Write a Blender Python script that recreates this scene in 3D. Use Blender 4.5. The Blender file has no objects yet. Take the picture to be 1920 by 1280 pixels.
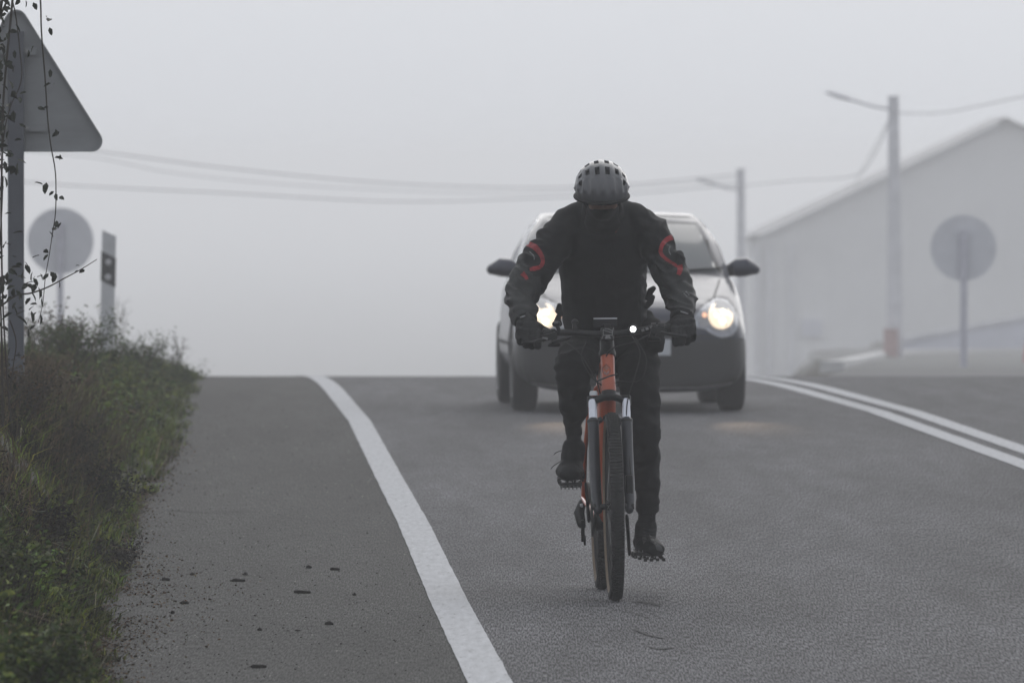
import bpy, bmesh, math, random
import numpy as np
from mathutils import Vector, Matrix, noise
from mathutils.bvhtree import BVHTree
random.seed(7)
rng = np.random.default_rng(7)
S = bpy.context.scene
COL = S.collection
R = math.radians

# ------------------------------------------------------------------ camera
CAM_H = 1.72
FPX = 20000.0          # focal length in photo pixels (1920 wide)
cam_d = bpy.data.cameras.new('camera')
cam = bpy.data.objects.new('camera', cam_d); COL.objects.link(cam)
cam.location = (0, 0, CAM_H)
cam.rotation_euler = (R(90) - math.atan((640 - 308) / FPX), 0, 0)
cam_d.sensor_width = 36.0
cam_d.lens = 36.0 * FPX / 1920.0
cam_d.clip_start = 0.5; cam_d.clip_end = 6000
cam_d.dof.use_dof = True
cam_d.dof.focus_distance = 42.6
cam_d.dof.aperture_fstop = 11
S.camera = cam

# ------------------------------------------------------------------ world, sun, exposure
W = bpy.data.worlds.new('World'); S.world = W; W.use_nodes = True
nt = W.node_tree; bg = nt.nodes['Background']
sky = nt.nodes.new('ShaderNodeTexSky'); sky.sky_type = 'NISHITA'; sky.sun_disc = False
sky.sun_elevation = R(30); sky.sun_rotation = R(10); sky.dust_density = 4.0; sky.air_density = 1.0
hs = nt.nodes.new('ShaderNodeHueSaturation'); hs.inputs['Saturation'].default_value = 0.12
hs.inputs['Value'].default_value = 0.55
mx = nt.nodes.new('ShaderNodeMix'); mx.data_type = 'RGBA'; mx.inputs['Factor'].default_value = 0.75
nt.links.new(sky.outputs[0], hs.inputs['Color'])
nt.links.new(hs.outputs[0], mx.inputs['A'])
mx.inputs['B'].default_value = (7.8, 8.1, 8.7, 1)      # thick even cloud
nt.links.new(mx.outputs['Result'], bg.inputs['Color'])
bg.inputs['Strength'].default_value = 0.1
sun_d = bpy.data.lights.new('sun', 'SUN'); sun_d.energy = 0.9; sun_d.angle = R(60); sun_d.color = (1, .97, .93)
sun = bpy.data.objects.new('sun', sun_d); COL.objects.link(sun)
sun.rotation_euler = (R(-(90 - 30)), 0, R(-10))          # light travels towards the camera, sun ahead and high
S.view_settings.view_transform = 'Standard'; S.view_settings.look = 'None'
S.view_settings.exposure = 0.0; S.view_settings.gamma = 1.0; S.view_settings.use_curve_mapping = False
cy = S.cycles
cy.volume_bounces = 3; cy.max_bounces = 6; cy.transparent_max_bounces = 8
cy.use_denoising = True
HAZE = 0.00125

# ------------------------------------------------------------------ materials
def mat(name, col, rough=0.7, metal=0.0, spec=0.5, noise_amt=0.0, noise_scale=20.0, bump=0.0, bump_scale=60.0,
        emit=None, estr=0.0, coat=0.0, sheen=0.0, attr=None, col2=None, stretch=None, twosided=False):
    m = bpy.data.materials.new(name); m.use_nodes = True
    n = m.node_tree; L = n.links; p = n.nodes['Principled BSDF']
    p.inputs['Base Color'].default_value = (*col, 1)
    p.inputs['Roughness'].default_value = rough
    p.inputs['Metallic'].default_value = metal
    p.inputs['Specular IOR Level'].default_value = spec
    p.inputs['Coat Weight'].default_value = coat
    p.inputs['Coat Roughness'].default_value = 0.08
    p.inputs['Sheen Weight'].default_value = sheen
    tc = n.nodes.new('ShaderNodeTexCoord'); mp = n.nodes.new('ShaderNodeMapping')
    L.new(tc.outputs['Object'], mp.inputs['Vector'])
    if stretch: mp.inputs['Scale'].default_value = stretch
    if noise_amt or col2:
        nz = n.nodes.new('ShaderNodeTexNoise'); nz.inputs['Scale'].default_value = noise_scale
        nz.inputs['Detail'].default_value = 5; nz.inputs['Roughness'].default_value = .6
        L.new(mp.outputs[0], nz.inputs['Vector'])
        cr = n.nodes.new('ShaderNodeValToRGB')
        c2 = col2 if col2 else tuple(min(1, c * (1 + noise_amt)) for c in col)
        c1 = col if col2 else tuple(c * (1 - noise_amt) for c in col)
        cr.color_ramp.elements[0].position = .32; cr.color_ramp.elements[1].position = .68
        cr.color_ramp.elements[0].color = (*c1, 1); cr.color_ramp.elements[1].color = (*c2, 1)
        L.new(nz.outputs['Fac'], cr.inputs[0])
        out = cr.outputs[0]
        if attr:
            at = n.nodes.new('ShaderNodeAttribute'); at.attribute_name = attr
            mm = n.nodes.new('ShaderNodeMix'); mm.data_type = 'RGBA'; mm.blend_type = 'MULTIPLY'; mm.inputs['Factor'].default_value = 1
            L.new(out, mm.inputs['A']); L.new(at.outputs['Color'], mm.inputs['B']); out = mm.outputs['Result']
        L.new(out, p.inputs['Base Color'])
        # the same noise also roughens
        mr = n.nodes.new('ShaderNodeMapRange'); mr.inputs['To Min'].default_value = max(0, rough - .08); mr.inputs['To Max'].default_value = min(1, rough + .12)
        L.new(nz.outputs['Fac'], mr.inputs['Value']); L.new(mr.outputs[0], p.inputs['Roughness'])
    if bump:
        nb = n.nodes.new('ShaderNodeTexNoise'); nb.inputs['Scale'].default_value = bump_scale; nb.inputs['Detail'].default_value = 4
        L.new(mp.outputs[0], nb.inputs['Vector'])
        b = n.nodes.new('ShaderNodeBump'); b.inputs['Strength'].default_value = bump; b.inputs['Distance'].default_value = .01
        L.new(nb.outputs['Fac'], b.inputs['Height']); L.new(b.outputs[0], p.inputs['Normal'])
    if emit:
        p.inputs['Emission Color'].default_value = (*emit, 1); p.inputs['Emission Strength'].default_value = estr
    return m

def asphalt(name, dark, light, spots, bigamt):
    m = bpy.data.materials.new(name); m.use_nodes = True
    n = m.node_tree; L = n.links; p = n.nodes['Principled BSDF']
    geo = n.nodes.new('ShaderNodeNewGeometry')
    def mp(s):
        k = n.nodes.new('ShaderNodeMapping'); k.inputs['Scale'].default_value = s; L.new(geo.outputs['Position'], k.inputs['Vector']); return k
    g = n.nodes.new('ShaderNodeTexNoise'); g.inputs['Scale'].default_value = 1; g.inputs['Detail'].default_value = 2.5; g.inputs['Roughness'].default_value = .7
    L.new(mp((170, 5.5, 1)).outputs[0], g.inputs['Vector'])
    r = n.nodes.new('ShaderNodeValToRGB'); r.color_ramp.elements[0].position = .41; r.color_ramp.elements[1].position = .61
    r.color_ramp.elements[0].color = (*dark, 1); r.color_ramp.elements[1].color = (*light, 1)
    L.new(g.outputs['Fac'], r.inputs[0])
    big = n.nodes.new('ShaderNodeTexNoise'); big.inputs['Scale'].default_value = 1; big.inputs['Detail'].default_value = 4
    L.new(mp((1.6, .12, 1)).outputs[0], big.inputs['Vector'])
    br = n.nodes.new('ShaderNodeMapRange'); br.inputs['From Min'].default_value = .3; br.inputs['From Max'].default_value = .7
    br.inputs['To Min'].default_value = 1 - bigamt; br.inputs['To Max'].default_value = 1 + bigamt
    L.new(big.outputs['Fac'], br.inputs['Value'])
    m5 = n.nodes.new('ShaderNodeTexNoise'); m5.inputs['Scale'].default_value = 1; m5.inputs['Detail'].default_value = 5; m5.inputs['Roughness'].default_value = .65
    L.new(mp((7, .55, 1)).outputs[0], m5.inputs['Vector'])
    b5 = n.nodes.new('ShaderNodeMapRange'); b5.inputs['From Min'].default_value = .32; b5.inputs['From Max'].default_value = .68
    b5.inputs['To Min'].default_value = .80; b5.inputs['To Max'].default_value = 1.20; L.new(m5.outputs['Fac'], b5.inputs['Value'])
    pr = n.nodes.new('ShaderNodeMath'); pr.operation = 'MULTIPLY'; L.new(br.outputs[0], pr.inputs[0]); L.new(b5.outputs[0], pr.inputs[1])
    mu = n.nodes.new('ShaderNodeMix'); mu.data_type = 'RGBA'; mu.blend_type = 'MULTIPLY'; mu.inputs['Factor'].default_value = 1
    L.new(r.outputs[0], mu.inputs['A']); L.new(pr.outputs[0], mu.inputs['B'])
    # scattered pale and dark chips
    v = n.nodes.new('ShaderNodeTexVoronoi'); v.inputs['Scale'].default_value = 1; v.inputs['Randomness'].default_value = 1
    L.new(mp((26, 3.2, 1)).outputs[0], v.inputs['Vector'])
    lt = n.nodes.new('ShaderNodeMath'); lt.operation = 'LESS_THAN'; lt.inputs[1].default_value = .10
    L.new(v.outputs['Distance'], lt.inputs[0])
    sp = n.nodes.new('ShaderNodeSeparateColor'); L.new(v.outputs['Color'], sp.inputs[0])
    gt = n.nodes.new('ShaderNodeMath'); gt.operation = 'GREATER_THAN'; gt.inputs[1].default_value = 1 - spots
    L.new(sp.outputs[0], gt.inputs[0])
    an = n.nodes.new('ShaderNodeMath'); an.operation = 'MULTIPLY'; L.new(lt.outputs[0], an.inputs[0]); L.new(gt.outputs[0], an.inputs[1])
    chip = n.nodes.new('ShaderNodeValToRGB'); chip.color_ramp.interpolation = 'CONSTANT'
    chip.color_ramp.elements[0].color = (.01, .01, .01, 1); chip.color_ramp.elements[1].position = .72; chip.color_ramp.elements[1].color = (.22, .22, .2, 1)
    L.new(sp.outputs[1], chip.inputs[0])
    m2 = n.nodes.new('ShaderNodeMix'); m2.data_type = 'RGBA'
    L.new(an.outputs[0], m2.inputs['Factor']); L.new(mu.outputs['Result'], m2.inputs['A']); L.new(chip.outputs[0], m2.inputs['B'])
    L.new(m2.outputs['Result'], p.inputs['Base Color'])
    p.inputs['Roughness'].default_value = .75
    p.inputs['Specular IOR Level'].default_value = .05
    b = n.nodes.new('ShaderNodeBump'); b.inputs['Strength'].default_value = .35; b.inputs['Distance'].default_value = .004
    L.new(g.outputs['Fac'], b.inputs['Height']); L.new(b.outputs[0], p.inputs['Normal'])
    return m

M = {}
M['lane'] = asphalt('lane_asphalt', (.010, .010, .011), (.160, .159, .170), .16, .24)
M['shoulder'] = asphalt('shoulder_asphalt', (.004, .004, .004), (.076, .0755, .074), .5, .24)
M['paint'] = mat('road_paint', (.48, .485, .50), .8, spec=.15, noise_amt=.14, noise_scale=4, stretch=(9, .8, 1), bump=.2, bump_scale=80)
pn = M['paint'].node_tree; pp = pn.nodes['Principled BSDF']; src = pp.inputs['Base Color'].links[0].from_socket
w1 = pn.nodes.new('ShaderNodeTexNoise'); w1.inputs['Scale'].default_value = 1; w1.inputs['Detail'].default_value = 6; w1.inputs['Roughness'].default_value = .75
wm = pn.nodes.new('ShaderNodeMapping'); wm.inputs['Scale'].default_value = (38, 4, 1); wg = pn.nodes.new('ShaderNodeNewGeometry')
pn.links.new(wg.outputs['Position'], wm.inputs['Vector']); pn.links.new(wm.outputs[0], w1.inputs['Vector'])
wr_ = pn.nodes.new('ShaderNodeMapRange'); wr_.inputs['From Min'].default_value = .57; wr_.inputs['From Max'].default_value = .70; wr_.inputs['To Max'].default_value = .7
pn.links.new(w1.outputs['Fac'], wr_.inputs['Value'])
wx_ = pn.nodes.new('ShaderNodeMix'); wx_.data_type = 'RGBA'; wx_.inputs['B'].default_value = (.10, .10, .10, 1)
pn.links.new(wr_.outputs[0], wx_.inputs['Factor']); pn.links.new(src, wx_.inputs['A']); pn.links.new(wx_.outputs['Result'], pp.inputs['Base Color'])
M['earth'] = mat('earth', (.022, .02, .014), .95, col2=(.05, .045, .03), noise_scale=6, bump=.6, bump_scale=25)
M['grass'] = mat('grass', (.050, .085, .010), .65, spec=.2, col2=(.12, .16, .022), noise_scale=1.2, attr='tint')
M['dry'] = mat('dry_grass', (.075, .055, .034), .8, spec=.15, col2=(.14, .115, .075), noise_scale=3, attr='tint')
M['weed'] = mat('weed_leaf', (.020, .040, .008), .65, spec=.25, col2=(.080, .125, .020), noise_scale=1.6, attr='tint')
M['darkweed'] = mat('dark_twigs', (.007, .007, .006), .85, spec=.12, col2=(.03, .026, .018), noise_scale=6, attr='tint')
M['bark'] = mat('bark', (.03, .024, .018), .85, noise_amt=.4, noise_scale=60)
M['leaf'] = mat('bramble_leaf', (.010, .013, .008), .6, spec=.2, col2=(.022, .028, .014), noise_scale=40)
M['gravel'] = mat('gravel', (.03, .028, .025), .9, col2=(.16, .15, .14), noise_scale=7)
M['debris'] = mat('bark_chip', (.018, .015, .013), .9, noise_amt=.4, noise_scale=80)
M['litter'] = mat('brown_litter', (.028, .020, .013), .9, spec=.15, col2=(.085, .065, .045), noise_scale=9, attr='tint')
M['rock'] = mat('pale_stone', (.3, .29, .27), .8, noise_amt=.3, noise_scale=60)
M['crack'] = mat('crack', (.015, .015, .015), .95, noise_amt=.3)
M['signback'] = mat('grey_sheet_metal', (.215, .225, .235), .5, metal=.25, noise_amt=.10, noise_scale=5, stretch=(1, 1, 3))
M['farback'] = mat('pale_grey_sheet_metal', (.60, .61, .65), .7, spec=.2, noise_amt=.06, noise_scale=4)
M['post'] = mat('galvanised_steel', (.075, .082, .10), .5, metal=.2, noise_amt=.12, noise_scale=12)
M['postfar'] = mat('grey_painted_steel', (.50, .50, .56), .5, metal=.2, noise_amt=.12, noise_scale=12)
M['white_plastic'] = mat('white_plastic', (.50, .51, .53), .45, noise_amt=.12, noise_scale=5)
M['black_band'] = mat('black_band', (.02, .02, .022), .5, noise_amt=.2)
M['reflector'] = mat('reflector', (.45, .45, .47), .25, noise_amt=.1)
M['concrete'] = mat('concrete', (.66, .66, .69), .85, noise_amt=.12, noise_scale=3, bump=.2)
M['kerb'] = mat('white_kerb', (.50, .50, .50), .7, noise_amt=.15, noise_scale=3)
M['cladding'] = mat('steel_cladding', (.72, .72, .73), .7, noise_amt=.06, noise_scale=.3)
M['roof'] = mat('roof_sheet', (.30, .30, .31), .6, noise_amt=.1, noise_scale=1)
M['bluewall'] = mat('blue_grey_wall', (.60, .61, .68), .8, noise_amt=.08, noise_scale=1)
M['padground'] = mat('pale_gravel_yard', (.12, .12, .12), .9, noise_amt=.2, noise_scale=1)
M['cable'] = mat('cable', (.20, .20, .21), .6, noise_amt=.2)
M['red'] = mat('red_plastic', (.45, .04, .03), .5, noise_amt=.15)
M['reddish'] = mat('rusty_red_box', (.42, .30, .29), .7, noise_amt=.2, noise_scale=8)
# rider
M['skin'] = mat('skin', (.24, .145, .115), .55, noise_amt=.08, noise_scale=30)
M['jacket'] = mat('jacket_cloth', (.0075, .0078, .009), .78, spec=.32, noise_amt=.3, noise_scale=30, bump=.25, bump_scale=220, sheen=.04)
M['sleeve'] = mat('sleeve_cloth', (.0105, .0115, .012), .6, spec=.5, noise_amt=.35, noise_scale=18, bump=.25, bump_scale=200)
M['trousers'] = mat('trouser_cloth', (.006, .006, .007), .82, spec=.28, noise_amt=.3, noise_scale=26, bump=.25, bump_scale=200)
M['glove'] = mat('glove_cloth', (.008, .008, .009), .7, spec=.4, noise_amt=.3, noise_scale=50, bump=.4, bump_scale=160)
M['redprint'] = mat('red_print', (.22, .010, .016), .6, noise_amt=.35, noise_scale=45)
M['greyprint'] = mat('grey_print', (.10, .105, .11), .5, noise_amt=.5, noise_scale=90)
M['cuff'] = mat('pale_glint', (.3, .3, .31), .5, noise_amt=.3, noise_scale=60)  # pale tone that stands in for glints on the cuffs
M['helmet'] = mat('helmet_shell', (.085, .088, .096), .32, coat=.35, noise_amt=.10, noise_scale=14)
M['vent'] = mat('helmet_inner', (.012, .012, .013), .8, noise_amt=.2)
M['shoe'] = mat('shoe', (.006, .006, .007), .65, spec=.2, noise_amt=.35, noise_scale=40, bump=.3)
M['shoegrey'] = mat('shoe_overlay', (.035, .036, .037), .45, noise_amt=.25, noise_scale=40)
M['lace'] = mat('lace', (.01, .01, .011), .8, noise_amt=.2)
M['hair'] = mat('hair', (.02, .014, .01), .7, noise_amt=.3, noise_scale=90)
# bicycle
M['orange'] = mat('orange_paint', (.42, .070, .018), .32, coat=.6, noise_amt=.10, noise_scale=9)
M['black_metal'] = mat('black_metal', (.012, .012, .013), .42, metal=.3, noise_amt=.2, noise_scale=40)
M['navy'] = mat('dark_fork_lower', (.012, .014, .022), .35, coat=.3, noise_amt=.2, noise_scale=20)
M['silver'] = mat('silver_stanchion', (.62, .64, .70), .22, metal=.7, noise_amt=.05, noise_scale=20)
M['steel'] = mat('steel', (.25, .25, .25), .35, metal=.8, noise_amt=.2, noise_scale=60)
M['rubber'] = mat('rubber', (.016, .016, .016), .75, noise_amt=.3, noise_scale=40)
M['tan'] = mat('tan_sidewall', (.17, .125, .085), .7, noise_amt=.15, noise_scale=30)
M['badge'] = mat('badge_print', (.03, .012, .01), .4, noise_amt=.2)
M['palebadge'] = mat('pale_badge_print', (.30, .12, .07), .4, noise_amt=.2)
M['greybadge'] = mat('grey_badge', (.17, .17, .17), .4, noise_amt=.3, noise_scale=60)
M['screenback'] = mat('display_body', (.010, .010, .013), .7, noise_amt=.2)
M['paleedge'] = mat('pale_edge', (.55, .56, .58), .3, noise_amt=.1)
M['ledlens'] = mat('lit_front_light', (.9, .9, .9), .2, emit=(1, 1, 1), estr=14, noise_amt=.02)
# car
M['paintcar'] = mat('dark_blue_grey_car_paint', (.016, .018, .036), .38, metal=.35, spec=.45, coat=.5, noise_amt=.15, noise_scale=6)
M['bumper'] = mat('dark_bumper', (.014, .0145, .016), .5, noise_amt=.15, noise_scale=6)
M['glass'] = mat('windscreen_glass', (.055, .062, .066), .08, spec=1.0, coat=.6, noise_amt=.12, noise_scale=1.4)
M['trim'] = mat('black_trim', (.012, .012, .012), .5, noise_amt=.2)
M['lampglass'] = mat('lamp_housing', (.30, .31, .34), .18, spec=1, metal=.4, noise_amt=.25, noise_scale=12)
M['lamplit'] = mat('lit_headlight', (.9, .85, .75), .2, emit=(1.0, .74, .46), estr=.8, noise_amt=.05)
M['lampcore'] = mat('headlight_core', (.9, .9, .8), .2, emit=(1.0, .84, .58), estr=1.7, noise_amt=.02)
M['sidelamp'] = mat('lit_side_lamp', (.9, .6, .4), .2, emit=(1.0, .5, .3), estr=.7, noise_amt=.05)
M['plate'] = mat('number_plate', (.5, .52, .55), .4, noise_amt=.05)
M['plateblue'] = mat('plate_band', (.02, .05, .25), .4, noise_amt=.05)
M['alloy'] = mat('alloy_rim', (.3, .3, .31), .4, metal=.7, noise_amt=.1)
M['seat'] = mat('seat_cloth', (.03, .03, .032), .9, noise_amt=.2)

# ------------------------------------------------------------------ helpers
class MB:
    def __init__(s): s.v = []; s.f = []
    def add(s, vs, fs):
        b = len(s.v); s.v += [tuple(v) for v in vs]; s.f += [tuple(i + b for i in f) for f in fs]; return s
    def box(s, c, d, rot=None):
        vs = [Vector((x * d[0] / 2, y * d[1] / 2, z * d[2] / 2)) for x in (-1, 1) for y in (-1, 1) for z in (-1, 1)]
        if rot: vs = [rot @ v for v in vs]
        c = Vector(c)
        return s.add([v + c for v in vs], [(0, 1, 3, 2), (4, 6, 7, 5), (0, 4, 5, 1), (2, 3, 7, 6), (0, 2, 6, 4), (1, 5, 7, 3)])
    def loft(s, rings, closed=True):
        n = len(rings[0]); vs = [v for r in rings for v in r]; fs = []
        for i in range(len(rings) - 1):
            for j in range(n):
                a = i * n + j; b = i * n + (j + 1) % n
                fs.append((a, b, b + n, a + n))
        if closed:
            fs.append(tuple(range(n - 1, -1, -1))); k = (len(rings) - 1) * n; fs.append(tuple(range(k, k + n)))
        return s.add(vs, fs)
    def limb(s, pts, seg=16, side=None, roundcap=True):
        """pts: (x,y,z, r) or (x,y,z, ra, rb); ring a axis lies along 'side'"""
        P = [Vector(p[:3]) for p in pts]; ra = [p[3] for p in pts]; rb = [p[4] if len(p) > 4 else p[3] for p in pts]
        if roundcap:
            d0 = (P[0] - P[1]).normalized(); d1 = (P[-1] - P[-2]).normalized()
            nP, na, nb = [], [], []
            for t in (85, 60, 30):
                nP.append(P[0] + d0 * rb[0] * math.sin(R(t))); na.append(ra[0] * math.cos(R(t))); nb.append(rb[0] * math.cos(R(t)))
            eP, ea, eb = [], [], []
            for t in (30, 60, 85):
                eP.append(P[-1] + d1 * rb[-1] * math.sin(R(t))); ea.append(ra[-1] * math.cos(R(t))); eb.append(rb[-1] * math.cos(R(t)))
            P = nP + P + eP; ra = na + ra + ea; rb = nb + rb + eb
        rings = []; ref = Vector(side) if side else Vector((1, 0, .01))
        for i, p in enumerate(P):
            t = (P[min(i + 1, len(P) - 1)] - P[max(i - 1, 0)]).normalized()
            if abs(t.dot(ref.normalized())) > .97: ref = Vector((0.02, .1, 1)) if abs(t.z) < .9 else Vector((0, 1, 0))
            a = (ref - t * ref.dot(t)).normalized(); b = t.cross(a)
            rings.append([p + a * ra[i] * math.cos(2 * math.pi * k / seg) + b * rb[i] * math.sin(2 * math.pi * k / seg) for k in range(seg)])
        return s.loft(rings)
    def tube(s, path, r, seg=8):
        rr = r if isinstance(r, (list, tuple)) else [r] * len(path)
        return s.limb([(*p, q) for p, q in zip(path, rr)], seg, roundcap=False)
    def ell(s, c, d, rot=None, nu=20, nv=12):
        vs = []; fs = []; c = Vector(c)
        for i in range(1, nv):
            a = math.pi * i / nv
            for j in range(nu):
                b = 2 * math.pi * j / nu
                v = Vector((d[0] * math.sin(a) * math.cos(b), d[1] * math.sin(a) * math.sin(b), d[2] * math.cos(a)))
                vs.append((rot @ v if rot else v) + c)
        t = Vector((0, 0, d[2])); q = Vector((0, 0, -d[2])); 
        if rot: t = rot @ t; q = rot @ q
        vs += [t + c, q + c]; T = len(vs) - 2
        for i in range(nv - 2):
            for j in range(nu):
                a = i * nu + j; b = i * nu + (j + 1) % nu
                fs.append((a, a + nu, b + nu, b))
        for j in range(nu):
            fs.append((T, j, (j + 1) % nu)); k = (nv - 2) * nu
            fs.append((T + 1, k + (j + 1) % nu, k + j))
        return s.add(vs, fs)
    def lathe(s, prof, c, axis='x', seg=32):
        """prof list of (offset along axis, radius)"""
        c = Vector(c); rings = []
        for o, r in prof:
            ring = []
            for k in range(seg):
                a = 2 * math.pi * k / seg; u, w = r * math.cos(a), r * math.sin(a)
                v = Vector((o, u, w)) if axis == 'x' else (Vector((u, o, w)) if axis == 'y' else Vector((u, w, o)))
                ring.append(c + v)
            rings.append(ring)
        return s.loft(rings)
    def build(s, name, m, parent=None, smooth=True, bevel=0, loc=None):
        me = bpy.data.meshes.new(name); me.from_pydata([tuple(v) for v in s.v], [], s.f); me.validate()
        b = bmesh.new(); b.from_mesh(me); bmesh.ops.recalc_face_normals(b, faces=b.faces); b.to_mesh(me); b.free()
        return finish(name, me, m, parent, smooth, bevel)

def finish(name, me, m, parent=None, smooth=True, bevel=0):
    me.name = name
    if m is not None:
        me.materials.clear(); me.materials.append(m)
    if smooth:
        me.polygons.foreach_set('use_smooth', [True] * len(me.polygons))
    o = bpy.data.objects.new(name, me); COL.objects.link(o)
    if parent: o.parent = parent
    if smooth:
        try: me.set_sharp_from_angle(angle=R(38))
        except Exception: pass
    if bevel:
        bm_ = o.modifiers.new('bevel', 'BEVEL'); bm_.width = bevel; bm_.segments = 2; bm_.limit_method = 'ANGLE'
    return o

def thing(name, label, cat, loc=(0, 0, 0), rot=(0, 0, 0), group=None):
    o = bpy.data.objects.new(name, None); COL.objects.link(o); o.empty_display_size = .2
    o.location = loc; o.rotation_euler = rot; tag(o, label, cat, group); return o
def tag(o, label=None, cat=None, group=None, kind=None):
    if label: o['label'] = label
    if cat: o['category'] = cat
    if group: o['group'] = group
    if kind: o['kind'] = kind
    return o
def evaluated(o):
    dg = bpy.context.evaluated_depsgraph_get(); dg.update()
    me = bpy.data.meshes.new_from_object(o.evaluated_get(dg)); return me
def fuse(mb, voxel, smooth=4, wrinkle=None):
    """union of closed shapes -> one continuous smooth skin"""
    me = bpy.data.meshes.new('tmp'); me.from_pydata([tuple(v) for v in mb.v], [], mb.f)
    b = bmesh.new(); b.from_mesh(me); bmesh.ops.recalc_face_normals(b, faces=b.faces); b.to_mesh(me); b.free()
    o = bpy.data.objects.new('tmp', me); COL.objects.link(o)
    r = o.modifiers.new('r', 'REMESH'); r.mode = 'VOXEL'; r.voxel_size = voxel; r.use_smooth_shade = True
    if smooth:
        q = o.modifiers.new('s', 'SMOOTH'); q.factor = .6; q.iterations = smooth
    m2 = evaluated(o); bpy.data.objects.remove(o); bpy.data.meshes.remove(me)
    if wrinkle:
        m2.update()
        co = np.empty(len(m2.vertices) * 3); m2.vertices.foreach_get('co', co); co = co.reshape(-1, 3)
        nn = np.empty(len(m2.vertices) * 3); m2.vertices.foreach_get('normal', nn); nn = nn.reshape(-1, 3)
        d = np.array([wrinkle(Vector(c)) for c in co])
        co += nn * d[:, None]
        m2.vertices.foreach_set('co', co.ravel()); m2.update()
    return m2
def bvh_of(me):
    return BVHTree.FromPolygons([v.co.copy() for v in me.vertices], [tuple(p.vertices) for p in me.polygons])
def patch(bvh, poly, off, name, m, parent, cuts=3, start=-3.0, thick=0.0, smooth=True, direction=(0, 1, 0)):
    """poly: (x, z) outline laid on the surface along direction, as a thin panel"""
    b = bmesh.new(); vs = [b.verts.new((x, start, z)) for x, z in poly]; f = b.faces.new(vs)
    bmesh.ops.triangulate(b, faces=[f])
    for _ in range(cuts): bmesh.ops.subdivide_edges(b, edges=b.edges[:], cuts=1, use_grid_fill=True)
    bmesh.ops.triangulate(b, faces=b.faces[:])
    dead = []; D = Vector(direction)
    for v in b.verts:
        h = bvh.ray_cast(v.co - D * 0.0, D)
        if h[0] is None: dead.append(v)
        else: v.co = h[0] - D * off
    if dead: bmesh.ops.delete(b, geom=dead, context='VERTS')
    if thick:
        r = bmesh.ops.extrude_face_region(b, geom=b.faces[:])
        for g in r['geom']:
            if isinstance(g, bmesh.types.BMVert): g.co = g.co + D * thick
    bmesh.ops.recalc_face_normals(b, faces=b.faces)
    me = bpy.data.meshes.new(name); b.to_mesh(me); b.free()
    return finish(name, me, m, parent, smooth)
def band(path, w):
    """outline of a stroke of width w (or list) along a 2-D path, as quads"""
    out = []; P = [Vector(p) for p in path]; ww = w if isinstance(w, (list, tuple)) else [w] * len(P)
    Lp, Rp = [], []
    for i, p in enumerate(P):
        t = (P[min(i + 1, len(P) - 1)] - P[max(i - 1, 0)]).normalized(); nrm = Vector((-t.y, t.x))
        Lp.append(p + nrm * ww[i] / 2); Rp.append(p - nrm * ww[i] / 2)
    return [tuple(v) for v in Lp] + [tuple(v) for v in reversed(Rp)]
def fastmesh(name, verts, loops, sizes, m, tint=None):
    me = bpy.data.meshes.new(name)
    me.vertices.add(len(verts)); me.vertices.foreach_set('co', np.asarray(verts, dtype=np.float32).ravel())
    me.loops.add(len(loops)); me.loops.foreach_set('vertex_index', np.asarray(loops, dtype=np.int32))
    sizes = np.asarray(sizes, dtype=np.int32); st = np.concatenate([[0], np.cumsum(sizes)[:-1]]).astype(np.int32)
    me.polygons.add(len(sizes)); me.polygons.foreach_set('loop_start', st); me.polygons.foreach_set('loop_total', sizes)
    me.update(calc_edges=True)
    if tint is not None:
        a = me.color_attributes.new('tint', 'FLOAT_COLOR', 'POINT')
        c = np.ones((len(verts), 4), dtype=np.float32); c[:, :3] = tint; a.data.foreach_set('color', c.ravel())
    me.materials.append(m)
    o = bpy.data.objects.new(name, me); COL.objects.link(o); return o
def PX(px, py, D):
    """the point of the place seen at photo pixel px,py at distance D"""
    return Vector(((px - 960) * D / FPX, D, CAM_H - (py - 308) * D / FPX))
def smooth_path(pts, n=6):
    P = [Vector(p) for p in pts]; out = []
    for i in range(len(P) - 1):
        a = P[max(i - 1, 0)]; b = P[i]; c = P[i + 1]; d = P[min(i + 2, len(P) - 1)]
        for k in range(n):
            t = k / n
            out.append(.5 * ((2 * b) + (c - a) * t + (2 * a - 5 * b + 4 * c - d) * t * t + (3 * b - a - 3 * c + d) * t ** 3))
    out.append(P[-1]); return out

# ------------------------------------------------------------------ the lie of the land
Y0, KC = 81.0, 0.00088
Y1 = Y0 + 22.7; Z1 = -KC * 22.7 ** 2; S1 = 2 * KC * 22.7
def road_z(y):
    y = np.asarray(y, float); d = np.clip(y - Y0, 0, 22.7)
    z = -KC * d * d
    e = np.clip(y - Y1, 0, None)
    far = S1 * np.minimum(e, 520)
    far = np.where(e > 520, S1 * 520 + 0.0003 * (e - 520), far)
    return z - far
line_k = [(-60, 2.43), (0, .86), (35.39, -.073), (41.85, -.245), (51.2, -.475), (59.1, -.69), (71.4, -1.02), (80.9, -1.345), (88, -1.60), (92, -1.75), (145, -3.9), (5200, -300)]
def line_x(y): return np.interp(y, [k[0] for k in line_k], [k[1] for k in line_k])
edge_k = [(-60, .9), (0, -.45), (35.4, -1.36), (43.4, -1.64), (52.8, -1.87), (62.3, -2.02), (69.9, -2.15), (85.6, -2.55), (100, -3.0), (145, -5.1), (5200, -302)]
def edge_x(y): return np.interp(y, [k[0] for k in edge_k], [k[1] for k in edge_k])
def bank_h(y): return np.interp(y, [0, 30, 45, 60, 75, 88, 100, 140, 200], [.25, .24, .60, .52, .24, .02, .1, .3, 0])
def sst(t): t = np.clip(t, 0, 1); return t * t * (3 - 2 * t)
def right_edge(y): return line_x(y) + 3.66 * 2 + 1.3
def pad_z(y): return CAM_H - (700 - 45 * np.clip((y - 120) / 180, 0, 1.6) - 308) * y / FPX
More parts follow.
